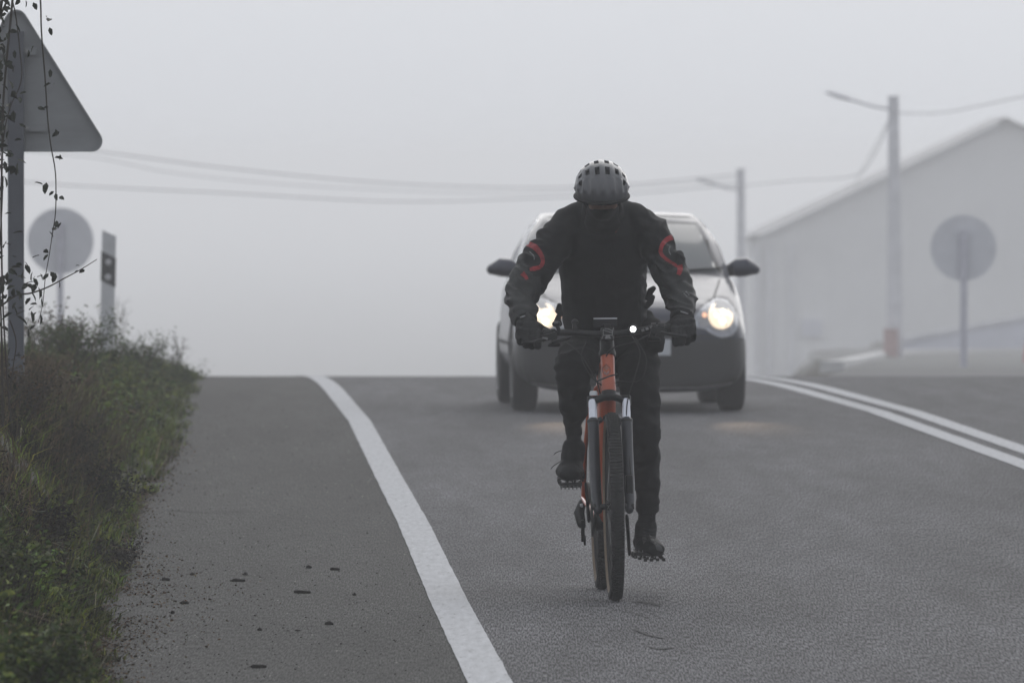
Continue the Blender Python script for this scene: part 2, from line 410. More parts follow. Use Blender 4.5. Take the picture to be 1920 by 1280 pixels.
def ground_z(x, y):
    x = np.asarray(x, float); y = np.asarray(y, float)
    rz = road_z(y); d = edge_x(y) - x
    z = rz + np.where(d > 0, bank_h(y) * sst(d / .62) + .05 * np.clip(d - .8, 0, 12), 0)
    re = right_edge(y); dr = x - re
    w = sst((y - 104) / 22) * sst((x - (2.2 + (y - 130) * .028)) / 1.6)
    tgt = np.where(y < 420, pad_z(y), pad_z(420.) - (y - 420) * .05)
    z = np.where(y > 104, z * (1 - w) + np.maximum(tgt, z) * w, z)
    return z
ys = np.concatenate([np.arange(-60, 20, 8), np.arange(20, 34, 2), np.arange(34, 130, .75), np.arange(130, 330, 4), np.arange(330, 900, 30), np.arange(900, 5200, 200)])
off = np.concatenate([[-600, -300, -120, -60, -30, -16, -9, -6], np.arange(-4.5, -1.5, .5), np.arange(-1.5, 0.001, .1),
                      [.15, 2, 4, 5.5, 7.0, 8.0, 8.7, 9.3, 10, 11, 12.5, 14, 17, 22, 30, 45, 80, 150, 300, 600]])
V = []; 
for y in ys:
    x = edge_x(y) + off
    z = ground_z(x, np.full_like(x, y))
    lumps = np.array([noise.noise(Vector((a * 1.3, y * .9, 0))) for a in x]) * .05
    inroad = (x > edge_x(y) + .06) & (x < right_edge(y) - .06) & (y < 200)
    z = np.where(inroad & (y < 126), road_z(y) - .06, z + np.where(x < edge_x(y), lumps, -.02))
    V.append(np.stack([x, np.full_like(x, y), z], 1))
V = np.concatenate(V); nx = len(off); ny = len(ys)
ii = np.arange((nx) * (ny)).reshape(ny, nx)
q = np.stack([ii[:-1, :-1], ii[:-1, 1:], ii[1:, 1:], ii[1:, :-1]], -1).reshape(-1, 4)
g = fastmesh('ground', V, q.ravel(), np.full(len(q), 4), M['earth']); g['kind'] = 'structure'
g.data.polygons.foreach_set('use_smooth', [True] * len(g.data.polygons))

def strip(name, fa, fb, y0, y1, dz, m, step=.6, nx=2, kind='structure'):
    yy = np.arange(y0, y1 + 1e-6, step); vs = []
    for y in yy:
        a, b = fa(y), fb(y)
        for t in np.linspace(0, 1, nx): vs.append((a + (b - a) * t, y, float(road_z(y)) + dz))
    i = np.arange(len(vs)).reshape(len(yy), nx)
    qq = np.stack([i[:-1, :-1], i[:-1, 1:], i[1:, 1:], i[1:, :-1]], -1).reshape(-1, 4)
    o = fastmesh(name, np.array(vs), qq.ravel(), np.full(len(qq), 4), m)
    if kind: o['kind'] = kind
    return o
wob = lambda y: .035 * noise.noise(Vector((0, y * 1.7, 3))) + .03 * noise.noise(Vector((0, y * 6, 1)))
strip('road_shoulder', lambda y: edge_x(y) - .05 + wob(y), lambda y: line_x(y), -60, 700, 0, M['shoulder'], .5, 4)
strip('road', lambda y: line_x(y), lambda y: right_edge(y), -60, 700, 0, M['lane'], .5, 6)
def rag(y, o): return .0025 * noise.noise(Vector((0, y * 4.5, o))) + .003 * noise.noise(Vector((0, y * 1.1, o + 30)))
strip('road_marking', lambda y: line_x(y) - .075 + rag(y, 1), lambda y: line_x(y) + .075 + rag(y, 2), -60, 300, .004, M['paint'], .125)
mid_k = [(-60, 6.0), (0, 4.46), (61.1, 2.93), (74.1, 2.54), (80.9, 2.21), (86, 1.96), (92, 1.70), (145, -.3), (300, -7)]
def mid_x(y): return np.interp(y, [k[0] for k in mid_k], [k[1] for k in mid_k])
for dx in (0, .245):
    strip('road_marking', lambda y: mid_x(y) + dx - .072 + rag(y, 5 + dx), lambda y: mid_x(y) + dx + .072 + rag(y, 7 + dx), -60, 300, .004, M['paint'], .125)

# ------------------------------------------------------------------ far right: yard, kerb, shed, wall
def on_ground(px, D):
    x = (px - 960) * D / FPX; return Vector((x, D, float(ground_z(x, D))))
def kerb_run(name, pts, w, h, m, label, cat):
    mb = MB(); rings = []
    P = smooth_path(pts, 8)
    for i, p in enumerate(P):
        t = (P[min(i + 1, len(P) - 1)] - P[max(i - 1, 0)]); t.z = 0; t.normalize(); nn = Vector((-t.y, t.x, 0)) * w / 2
        rings.append([p - nn - Vector((0, 0, .2)), p + nn - Vector((0, 0, .2)), p + nn * .9 + Vector((0, 0, h)), p - nn * .9 + Vector((0, 0, h))])
    mb.loft(rings); return tag(mb.build(name, m, None, False), label, cat)
def gp(px, py):
    yv = 120.0
    for _ in range(200):
        if CAM_H - (py - 308) * yv / FPX <= float(ground_z((px - 960) * yv / FPX, yv)): break
        yv += 1.2
    return Vector(((px - 960) * yv / FPX, yv, float(ground_z((px - 960) * yv / FPX, yv))))
kerb_run('kerb', [on_ground(1560, 140), on_ground(1590, 165), on_ground(1620, 200), on_ground(1665, 240), on_ground(1740, 262), on_ground(1930, 275)], .35, .13, M['kerb'],
         'pale curved kerb at the yard entrance beside the nearer lamp pole', 'kerb')
yardp = MB()
rows = []
for D in np.arange(112, 300, 3.):
    rows.append([Vector((x, D, float(ground_z(x, D)) + .04)) for x in np.linspace((1430 + (D - 112) * .5 - 960) * D / FPX, 34, 30)])
vs = [v for r in rows for v in r]; n = 30
yardp.add(vs, [(i * n + j, i * n + j + 1, (i + 1) * n + j + 1, (i + 1) * n + j) for i in range(len(rows) - 1) for j in range(n - 1)])
tag(yardp.build('yard', M['padground'], None), kind='structure')

# shed, gable towards the road
DS = 430.0
sc_ = DS / FPX
ax, ex = (1885 - 960) * sc_, (1412 - 960) * sc_
az, ez = CAM_H - (222 - 308) * sc_, CAM_H - (445 - 308) * sc_
bx = 2 * ax - ex; zb = float(ground_z(ax, DS)) - 1.5
shed = thing('industrial_shed', 'large pale gabled industrial shed fading into the fog on the right', 'shed', (ax, DS, zb))
hw = ax - ex; hz = ez - zb; pk = az - zb; LS = 12.0
npan = 26; xs_ = np.linspace(-hw, hw, npan + 1)
for i in range(npan):
    a, b = xs_[i], xs_[i + 1]; top = lambda x: hz + (pk - hz) * (1 - abs(x) / hw) - .06
    mb = MB(); gap = .003; yf = -.006 * (i % 2)
    mb.add([(a + gap, yf, 0), (b - gap, yf, 0), (b - gap, yf, top(b)), (a + gap, yf, top(a)), (a + gap, .18, 0), (b - gap, .18, 0), (b - gap, .18, top(b)), (a + gap, .18, top(a))],
           [(0, 1, 2, 3), (4, 7, 6, 5), (0, 4, 5, 1), (1, 5, 6, 2), (2, 6, 7, 3), (3, 7, 4, 0)])
    mb.build('wall_panel', M['cladding'], shed, False)
mb = MB()
for sx in (-1, 1): mb.box((sx * (hw - .1), LS / 2 + .2, hz / 2), (.2, LS, hz))
mb.box((0, LS + .2, hz / 2), (2 * hw - .5, .2, hz)); mb.build('wall', M['cladding'], shed, False)
mb = MB()
for sx in (-1, 1):
    mb.add([(0, -.5, pk), (sx * (hw + .3), -.5, hz - .09), (sx * (hw + .3), LS + .6, hz - .09), (0, LS + .6, pk), (0, -.5, pk + .05), (sx * (hw + .3), -.5, hz - .03), (sx * (hw + .3), LS + .6, hz - .03), (0, LS + .6, pk + .05)],
           [(0, 1, 2, 3), (4, 7, 6, 5), (0, 4, 5, 1), (1, 5, 6, 2), (2, 6, 7, 3), (3, 7, 4, 0)])
mb.build('roof', M['roof'], shed, False)
for px in (1412, 1437, 1478):
    x = (px - 960) * sc_ - ax
    MB().box((x + .12, -.14, (hz - .3 + .0) / 2), (.22, .18, hz - .3)).build('pilaster', M['concrete'], shed, False)
mb = MB().box(((1522 - 960) * sc_ - ax, -.08, (CAM_H - (615 - 308) * sc_) - zb), (.8, .12, .7)); mb.build('window', M['bluewall'], shed, False)
# low wall across the yard
def wallrun(name, a, b, h0, h1, th, m, label, cat):
    t = thing(name, label, cat, a); d = b - a; n = Vector((-d.y, d.x, 0)).normalized() * th
    mb = MB(); mb.add([Vector((0, 0, -1)), d + Vector((0, 0, -1)), d + Vector((0, 0, h1)), Vector((0, 0, h0)), n + Vector((0, 0, -1)), d + n + Vector((0, 0, -1)), d + n + Vector((0, 0, h1)), n + Vector((0, 0, h0))],
           [(0, 1, 2, 3), (4, 7, 6, 5), (0, 4, 5, 1), (1, 5, 6, 2), (2, 6, 7, 3), (3, 7, 4, 0)])
    mb.build('wall_face', m, t, False)
    mb = MB(); c = .12
    u = Vector((0, 0, 1)); n1 = -n * .3
    mb.add([n1 + u * h0, d + n1 + u * h1, d + n1 + u * (h1 + c), n1 + u * (h0 + c), n * 1.3 + u * h0, d + n * 1.3 + u * h1, d + n * 1.3 + u * (h1 + c), n * 1.3 + u * (h0 + c)],
           [(0, 1, 2, 3), (4, 7, 6, 5), (0, 4, 5, 1), (1, 5, 6, 2), (2, 6, 7, 3), (3, 7, 4, 0)])
    mb.build('coping', M['concrete'], t, False); return t
a = on_ground(1690, 285); b = on_ground(1960, 285)
wallrun('garden_wall', a, b, .25, .95, .25, M['bluewall'], 'low blue-grey wall rising to the right in front of the shed', 'wall')

# lamp poles
def lamp_pole(px_top, py_top, px_bot, D, wt, wb, arm, label):
    x0 = (px_bot - 960) * D / FPX; gz = float(ground_z(x0, D)) - .3
    top = PX(px_top, py_top, D); H = top.z - gz
    t = thing('lamp_pole', label, 'lamp pole', (x0, D, gz), group='concrete lamp poles along the road')
    dx = top.x - x0; rings = []
    for k in range(9):
        f = k / 8; w = (wb + (wt - wb) * f) / 2
        rings.append([Vector((dx * f + sx * w, sy * w * .8, H * f)) for sx, sy in ((-1, -1), (1, -1), (1, 1), (-1, 1))])
    MB().loft(rings).build('pole', M['concrete'], t, False, .02)
    MB().box((dx, 0, H + .03), (wt * 1.1, wt * .9, .06)).build('pole_cap', M['concrete'], t, False)
    pts = [PX(a, b, D) - Vector((x0, D, gz)) for a, b in arm]
    MB().tube(smooth_path(pts, 4), .022 * D / 230 + .008).build('arm', M['concrete'], t)
    e = pts[-1]; h = pts[-2]; dirv = (e - h).normalized()
    MB().ell(e + dirv * .22, (.34, .12, .055), Matrix.Rotation(-math.atan2(dirv.z, -dirv.x) * -1, 3, 'Y')).build('lamp_head', M['concrete'], t)
    return t
lp1 = lamp_pole(1675, 185, 1679, 230, .22, .36, [(1672, 205), (1640, 200), (1605, 190), (1592, 186)], 'nearer tall concrete lamp pole with arm reaching left, in front of the shed')
lp2 = lamp_pole(1389, 320, 1391, 300, .22, .33, [(1386, 355), (1360, 352), (1345, 346), (1338, 344)], 'farther faint lamp pole seen just right of the car roof')
MB().box((0, 0, .5), (.3, .2, 1.0)).build('meter_box', M['reddish'], lp1, False)
bxo = [c for c in lp1.children if c.name.startswith('meter_box')][0]
bxo.location = Vector(((1669 - 1679) * 230 / FPX, -.42, (CAM_H - (672 - 308) * 230 / FPX) - lp1.location.z - .35))
# overhead cables
def cable(pts, r, label):
    p = smooth_path([PX(*q) for q in pts], 8)
    return tag(MB().tube(p, r, 6).build('overhead_cable', M['cable'], None), label, 'cable', 'overhead cables')
cable([(-60, 258, 260), (190, 285, 265), (420, 315, 270), (720, 343, 280), (1000, 352, 290), (1200, 344, 295), (1389, 326, 300)], .015, 'upper overhead cable sagging across the sky to the farther lamp pole')
cable([(-60, 330, 260), (120, 347, 265), (420, 362, 270), (740, 378, 280), (1000, 372, 290), (1200, 362, 295), (1389, 345, 300)], .015, 'lower overhead cable sagging across the sky to the farther lamp pole')
cable([(-60, 275, 262), (170, 295, 267), (330, 325, 272), (600, 350, 280), (1000, 362, 292), (1389, 335, 300)], .010, 'thin middle overhead cable between the two heavier ones')
cable([(1391, 348, 300), (1500, 338, 275), (1600, 330, 250), (1640, 290, 238), (1673, 212, 230)], .011, 'cable climbing from the farther lamp pole to the nearer one')
cable([(1677, 212, 230), (1760, 212, 225), (1850, 196, 218), (1990, 165, 210)], .011, 'cable running off to the right from the nearer lamp pole')
cable([(1668, 222, 229.6), (1640, 275, 240), (1615, 320, 262), (1602, 352, 285)], .008, 'service drop cable from the nearer lamp pole down to the shed')
# red and green thing at the right frame edge
gpt = on_ground(1934, 190)
sgn = thing('barrier_post', 'small red post on a green foot at the far right edge', 'post', gpt)
MB().limb([(0, 0, .05, .16), (0, 0, .45, .12), (0, 0, .62, .08)], 12).build('post_body', M['red'], sgn)
MB().box((0, 0, .06), (.6, .4, .12)).build('foot', mat('green_base', (.05, .12, .08), .8, noise_amt=.2), sgn, False, .02)
sgn.location.z = CAM_H - (700 - 308) * 190 / FPX

# ------------------------------------------------------------------ road signs seen from behind
def round_sign(cx, cy_, D, rad, pw, label):
    c = PX(cx, cy_, D); gz = float(ground_z(c.x, D)) - .2
    t = thing('round_sign', label, 'road sign', (c.x, D, gz), group='round signs seen from behind')
    h = c.z - gz
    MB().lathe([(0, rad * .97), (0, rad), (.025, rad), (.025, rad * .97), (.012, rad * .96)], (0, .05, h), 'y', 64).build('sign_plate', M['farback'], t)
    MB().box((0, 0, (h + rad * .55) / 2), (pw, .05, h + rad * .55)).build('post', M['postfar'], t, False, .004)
    return t
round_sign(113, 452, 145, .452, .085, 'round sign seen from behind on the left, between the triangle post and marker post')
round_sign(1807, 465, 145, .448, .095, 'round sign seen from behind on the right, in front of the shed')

def tri_sign():
    D = 53.0; c = PX(30, 285, D); gz = float(ground_z(c.x, D)) - .1; h = c.z - gz
    t = thing('triangular_sign', 'large triangular road sign seen from behind at the upper left edge', 'road sign', (c.x, D, gz))
    s = .945; H = s * .92; r = .055
    corners = [Vector((-s / 2, 0)), Vector((s / 2, 0)), Vector((0, s * .80))]
    cen = Vector((0, s * .28)); out = []
    for i, k in enumerate(corners):
        a = (corners[i - 1] - k).normalized(); b = (corners[(i + 1) % 3] - k).normalized()
        ang = math.acos(a.dot(b)); dist = r / math.sin(ang / 2); o = k + (a + b).normalized() * dist
        tl = r / math.tan(ang / 2); p0 = k + a * tl; p1 = k + b * tl
        a0 = math.atan2(p0.y - o.y, p0.x - o.x); a1 = math.atan2(p1.y - o.y, p1.x - o.x)
        while a1 < a0: a1 += 2 * math.pi
        for j in range(9): out.append(o + Vector((math.cos(a0 + (a1 - a0) * j / 8), math.sin(a0 + (a1 - a0) * j / 8))) * r)
    mb = MB(); inn = [cen + (p - cen) * .975 for p in out]
    rings = [[Vector((p.x, .008, p.y)) for p in inn], [Vector((p.x, -.022, p.y)) for p in inn], [Vector((p.x, -.022, p.y)) for p in out], [Vector((p.x, .012, p.y)) for p in out]]
    mb.loft(rings, False); n = len(out); mb.add([Vector((p.x, .004, p.y)) for p in out], [tuple(range(n))])
    o = mb.build('sign_plate', M['signback'], t, True); o.location = (0, .055, h)
    MB().box((0, 0, (h + .6) / 2), (.08, .04, h + .6)).build('post', M['post'], t, False, .004)
    for z in (.12, .5):
        MB().box((0, .032, h + z), (.30 if z < .3 else .2, .022, .035)).build('bracket', M['signback'], t, False)
    for z in (.12, .5):
        for sx in (-1, 1): MB().lathe([(0, .009), (-.012, .009)], (sx * .055, .02, h + z), 'y', 8).build('bolt', M['steel'], t)
tri_sign()

def delineator():
    D = 89.0; b = PX(198, 690, D); T = PX(204, 432, D)
    gz = float(ground_z(b.x, D)) - .25
    t = thing('marker_post', 'white plastic roadside marker post with black band on the left verge', 'marker post', (b.x, D, gz), (0, .022, 0))
    H = T.z - gz; w = .12
    def prism(z0, z1, dz0, dz1, gx=0, name='post_body', m=None):
        w2 = w / 2 + gx; d2 = .05 + gx
        mb = MB().add([(-w2, -d2, z0 + dz0), (w2, -d2, z0 - dz0), (w2 * .5, d2, z0 - dz0 * .5), (-w2 * .5, d2, z0 + dz0 * .5), (-w2, -d2, z1 + dz1), (w2, -d2, z1 - dz1), (w2 * .5, d2, z1 - dz1 * .5), (-w2 * .5, d2, z1 + dz1 * .5)],
                 [(0, 1, 5, 4), (1, 2, 6, 5), (2, 3, 7, 6), (3, 0, 4, 7), (4, 5, 6, 7), (3, 2, 1, 0)])
        return mb.build(name, m or M['white_plastic'], t, False, .004)
    prism(0, H - .02, 0, .025)
    zt = H - .2; prism(zt - .245, zt, .03, .03, .004, 'black_band', M['black_band'])
    for z in (zt - .065, zt - .19):
        MB().lathe([(0, .026), (-.014, .026), (-.018, .018)], (0, -.055, z), 'y', 20).build('reflector', M['reflector'], t)
delineator()

# ------------------------------------------------------------------ the car behind the cyclist
CY = 73.9; CXc = (1187 - 960) * CY / FPX
car = thing('car', 'dark blue-grey hatchback with lit headlights following close behind the cyclist', 'car', (CXc, CY, 0), (0, 0, .040))
def sring(y, w, zb, zt, n=3.6, seg=48, wt=None):
    nt = n + 5.0 * max(0, min(1, (y - .35) / .6))
    """super-elliptic section of the lower body; wt narrows the top"""
    out = []; zc = (zb + zt) / 2; h = (zt - zb) / 2
    for k in range(seg):
        a = 2 * math.pi * k / seg + math.pi / seg; c, s = math.cos(a), math.sin(a)
        m_n = nt if s > 0 else n
        x = math.copysign(abs(c) ** (2 / m_n), c) * w; z = math.copysign(abs(s) ** (2 / m_n), s) * h
        if z > 0 and wt: x *= 1 - (1 - wt) * (z / h) ** 1.6
        out.append(Vector((x, y, zc + z)))
    return out
def interp_rows(rows, n=6):
    ys_ = [r[0] for r in rows]; out = []
    for i in range(len(rows) - 1):
        for k in range(n):
            t = k / n; out.append(tuple(rows[i][j] + (rows[i + 1][j] - rows[i][j]) * (t if j == 0 else t) for j in range(len(rows[i]))))
    out.append(rows[-1]); return out
#        y     w     zb    zt    wt
rows = [(0.00, .40, .20, .50, 1.0), (.012, .55, .17, .56, 1.0), (.035, .64, .15, .62, .99), (.075, .71, .14, .68, .98), (.14, .757, .135, .725, .96),
        (.24, .79, .135, .765, .95), (.40, .81, .14, .805, .94), (.62, .82, .15, .85, .935), (.88, .825, .16, .905, .93), (1.10, .825, .17, .95, .925), (1.35, .825, .17, .975, .92),
        (2.4, .825, .17, .97, .90), (3.2, .815, .18, .98, .89), (3.6, .78, .22, .96, .88), (3.8, .72, .28, .90, .9), (3.88, .60, .36, .80, .9)]
mb = MB(); mb.loft([sring(r[0], r[1], r[2], r[3], 4.2, 56, r[4]) for r in interp_rows(rows, 3)])
body0 = mb.build('tmp_body', None, None)
cut = MB()
for y in (.78, 3.24):
    for sx in (-1, 1): cut.lathe([(-.16, .345), (.16, .345)], (sx * .80, y, .30), 'x', 40)
cu = cut.build('tmp_cut', None, None, False)
bo = body0.modifiers.new('b', 'BOOLEAN'); bo.operation = 'DIFFERENCE'; bo.object = cu; bo.solver = 'EXACT'
bme = evaluated(body0); bpy.data.objects.remove(body0); bpy.data.objects.remove(cu)
body = finish('body', bme, M['paintcar'], car)
bb = bvh_of(bme)
# greenhouse: dark cabin block with pillars; narrowing upward
def cab(y, z, wdt): return (y, z, wdt)
gh = MB(); rings = []
front = [(1.10, .925, .715), (1.30, 1.05, .685), (1.55, 1.20, .642), (1.78, 1.315, .59), (1.92, 1.358, .567)]
prof = front + [(2.15, 1.370, .562), (2.5, 1.374, .56), (2.9, 1.366, .555), (3.2, 1.345, .545), (3.42, 1.33, .53), (3.62, 1.12, .60), (3.72, .95, .66)]
seg = 24
for y, zt, wt in prof:
    wb = min(.735, wt + .02) if y < 1.2 else .735; zb = .90 if y < 1.2 else .84; ring = []
    nn = 12
    # section: vertical-ish side with tumblehome, softly rounded roof edge
    pts = [(-wb, zb)]
    hh = zt - zb
    for k in range(1, 6):
        f = k / 6; pts.append((-(wb + (wt - wb) * (f * hh / max(.05, 1.42 - zb)) ** 1.1 * (1.42 - zb) / max(hh, .05) * (hh / (1.42 - zb))), zb + hh * f))
    we = wt
    pts += [(-we, zt - .035), (-we * .94, zt - .008), (-we * .6, zt + .001), (0, zt + .004)]
    full = pts + [(-x, z) for x, z in reversed(pts[:-1])]
    rings.append([Vector((x, y, z)) for x, z in full])
gh.loft(rings)
cabin = gh.build('roof', M['paintcar'], car)
gb = bvh_of(cabin.data)
def crown(v0, v1, n=7, bow=.0):
    return [(v0[0] + (v1[0] - v0[0]) * t / n, v0[1] + (v1[1] - v0[1]) * t / n + bow * math.sin(math.pi * t / n)) for t in range(n + 1)]
ws = crown((-.655, .962), (-.528, 1.338)) + crown((-.528, 1.338), (.528, 1.338), 7, .012)[1:] + crown((.528, 1.338), (.655, .962))[1:] + crown((.655, .962), (-.655, .962), 8, -.006)[1:-1]
seal = crown((-.69, .955), (-.548, 1.350)) + crown((-.548, 1.350), (.548, 1.350), 7, .012)[1:] + crown((.548, 1.350), (.69, .955))[1:] + crown((.69, .955), (-.69, .955), 8, -.006)[1:-1]
patch(gb, seal, .003, 'windscreen_seal', M['trim'], car, 3, -2)
patch(gb, ws, .006, 'windscreen', M['glass'], car, 3, -2)
# side windows laid on each side
for sx in (-1, 1):
    def side_patch(poly, off, name, m, bv, cuts=3):
        b = bmesh.new(); vs = [b.verts.new((sx * 3, y, z)) for y, z in poly]; f = b.faces.new(vs)
        bmesh.ops.triangulate(b, faces=[f])
        for _ in range(cuts): bmesh.ops.subdivide_edges(b, edges=b.edges[:], cuts=1, use_grid_fill=True)
        dead = []
        for v in b.verts:
            h = bv.ray_cast(v.co, Vector((-sx, 0, 0)))
            if h[0] is None: dead.append(v)
            else: v.co = h[0] + Vector((sx * off, 0, 0))
        if dead: bmesh.ops.delete(b, geom=dead, context='VERTS')
        bmesh.ops.recalc_face_normals(b, faces=b.faces)
        me = bpy.data.meshes.new(name); b.to_mesh(me); b.free(); return finish(name, me, m, car)
    side_patch([(1.42, .985), (1.95, 1.32), (2.42, 1.35), (2.42, .985)], .004, 'side_window', M['glass'], gb)
    side_patch([(2.50, .985), (2.50, 1.35), (3.1, 1.335), (3.38, 1.06), (3.30, .985)], .004, 'side_window', M['glass'], gb)
    side_patch([(1.30, .45), (1.30, .47), (3.0, .47), (3.0, .45)], .012, 'rubbing_strip', M['trim'], bb)
    side_patch([(1.22, .25), (1.22, .90), (1.232, .90), (1.232, .25)], .002, 'door_gap', M['trim'], bb)
    side_patch([(2.30, .25), (2.30, .95), (2.312, .95), (2.312, .25)], .002, 'door_gap', M['trim'], bb)
# bonnet shut line, bumper seam, grille, intake, plate, lamps: conforming panels
for sx in (-1, 1):
    patch(bb, [(sx * .52, .70), (sx * .535, .70), (sx * .665, .91), (sx * .65, .91)], .003, 'bonnet_gap', M['trim'], car, 3, -2)
patch(bb, [(-.795, .535), (.795, .535), (.795, .525), (.0, .512), (-.795, .525)], .003, 'bumper_seam', M['trim'], car, 4, -2)
patch(bb, [(-.81, .515), (-.4, .502), (0, .50), (.4, .502), (.81, .515), (.81, .30), (.70, .20), (.5, .165), (0, .16), (-.5, .165), (-.70, .20), (-.81, .30)], .012, 'bumper', M['bumper'], car, 4, -2, .004)
gr = patch(bb, [(-.36, .635), (.36, .635), (.31, .555), (-.31, .555)], .006, 'grille', M['trim'], car, 3, -2)
for k in range(3):
    z = .572 + k * .022; patch(bb, [(-.33, z), (.33, z), (.33, z + .007), (-.33, z + .007)], .014, 'grille_bar', M['bumper'], gr, 3, -2, .008)
lo = patch(bb, [(-.42, .355), (.42, .355), (.36, .225), (-.36, .225)], .016, 'air_intake', M['trim'], car, 3, -2)
for k in range(4):
    z = .245 + k * .026; patch(bb, [(-.37, z), (.37, z), (.37, z + .007), (-.37, z + .007)], .024, 'intake_bar', M['bumper'], lo, 3, -2, .008)
# lower lip of the bumper, its highlight painted on as a paler colour
patch(bb, [(-.74, .215), (-.45, .180), (0, .172), (.45, .180), (.74, .215), (.72, .196), (.45, .164), (0, .156), (-.45, .164), (-.72, .196)], .028, 'bumper_lip', mat('lip_highlight', (.16, .16, .165), .35, noise_amt=.2), car, 3, -2, .02)
pl = MB().box((0, -.022, .452), (.52, .012, .112)).build('number_plate', M['plate'], car, False, .003)
MB().box((-.238, -.0295, .452), (.042, .003, .108)).build('plate_band', M['plateblue'], pl, False)
pb = MB().box((0, -.010, .452), (.54, .016, .13)).build('plate_holder', M['trim'], car, False, .003)
def Z(py): return CAM_H - (py - 308) * 74.05 / FPX
def X_(px): return (px - 960) * 74.05 / FPX - CXc
for sx in (-1, 1):
    out = [(1296, 607), (1303, 592), (1316, 577), (1334, 565), (1352, 559), (1370, 562), (1382, 578), (1388, 600), (1384, 618), (1372, 629), (1354, 633), (1338, 628), (1322, 617), (1308, 614)]
    poly = [(sx * X_(a), Z(b)) for a, b in out]
    c0 = (sum(p[0] for p in poly) / len(poly), sum(p[1] for p in poly) / len(poly))
    hl = patch(bb, [(c0[0] + (p[0] - c0[0]) * 1.06, c0[1] + (p[1] - c0[1]) * 1.08) for p in poly], .003, 'headlight', M['trim'], car, 3, -2)
    patch(bb, poly, .007, 'headlight_glass', M['lampglass'], hl, 3, -2)
    lc = (sx * X_(1353), Z(592))
    def disc(c, r, off, nm, m, cuts=2): return patch(bb, [(c[0] + r * math.cos(a), c[1] + r * math.sin(a)) for a in np.linspace(0, 2 * math.pi, 28)[:-1]], off, nm, m, hl, cuts, -2)
    disc(lc, .110, .010, 'lamp_ring', M['alloy'])
    disc(lc, .090, .013, 'lamp_reflector', M['lamplit'])
    for q, rr in (((.02, .03), .020), ((-.03, .008), .016), ((.01, -.035), .024)):
        disc((lc[0] + q[0], lc[1] + q[1]), rr, .016, 'lamp_core', M['lampcore'], 1)
    disc((sx * X_(1322), Z(590)), .018, .012, 'side_lamp', M['sidelamp'], 1)
    disc((sx * X_(1320), Z(603)), .040, .010, 'lamp_bowl', M['alloy'], 1)
# mirrors, wipers, wheels, seats
for sx in (-1, 1):
    mr = MB(); P = [(sx * .745, 1.36, .985), (sx * .80, 1.33, .99), (sx * .87, 1.315, .995), (sx * .925, 1.34, .980)]
    mr.limb([(*P[0], .025, .03), (*P[1], .066, .066), (*P[2], .060, .066), (*P[3], .045, .040)], 16, (0, 1, 0))
    m_ = mr.build('wing_mirror', M['paintcar'], car)
    MB().limb([(sx * .70, 1.36, .945, .02), (sx * .80, 1.345, .955, .022)], 10).build('mirror_stalk', M['trim'], m_)
for sx0 in (-.42, .18):
    p = [Vector((sx0 + t * .52, 0, .962 + t * .03)) for t in np.linspace(0, 1, 8)]; q = []
    for v in p:
        h = gb.ray_cast(Vector((v.x, -2, v.z)), Vector((0, 1, 0)))
        q.append((h[0] if h[0] else v) - Vector((0, .022, 0)))
    MB().tube(q, .007, 6).build('wiper', M['trim'], car)
for y in (.78, 3.24):
    for sx in (-1, 1):
        wx = sx * .725
        w = MB().lathe([(-.085, .20), (-.09, .26), (-.078, .288), (-.05, .298), (.05, .298), (.078, .288), (.09, .26), (.085, .20)], (wx, y, .298), 'x', 48).build('wheel', M['rubber'], car)
        MB().lathe([(.02, .03), (.02, .195), (.05, .205), (.088, .205), (.088, .195), (.03, .185), (.03, .03)] if sx > 0 else [(-.02, .03), (-.02, .195), (-.05, .205), (-.088, .205), (-.088, .195), (-.03, .185), (-.03, .03)], (wx, y, .298), 'x', 40).build('rim', M['alloy'], w)
        for k in range(5):
            a = 2 * math.pi * k / 5; c = Vector((wx + sx * .06, y + .11 * math.cos(a), .298 + .11 * math.sin(a)))
            MB().box(c, (.025, .18, .04), Matrix.Rotation(a, 3, 'X')).build('spoke', M['alloy'], w, False, .004)
        for k in range(3):
            MB().lathe([(-.006, .2985), (-.006, .3005), (.006, .3005), (.006, .2985)], (wx + (k - 1) * .035, y, .298), 'x', 48).build('tread_rib', M['rubber'], w)
# under-tray so no light shows through the floor
MB().box((0, 1.95, .24), (1.1, 3.4, .08)).build('floor_pan', M['trim'], car, False)
for sx in (-1, 1):
    L_ = bpy.data.lights.new('headlight_beam', 'SPOT'); L_.energy = 60; L_.spot_size = R(11); L_.spot_blend = 1.0; L_.color = (1, .72, .46); L_.shadow_soft_size = .025
    lo_ = bpy.data.objects.new('headlight_beam', L_); COL.objects.link(lo_); lo_.parent = car
    lo_.location = (sx * X_(1353), -.08, .66); lo_.rotation_euler = (R(90 - 10), 0, R(180))

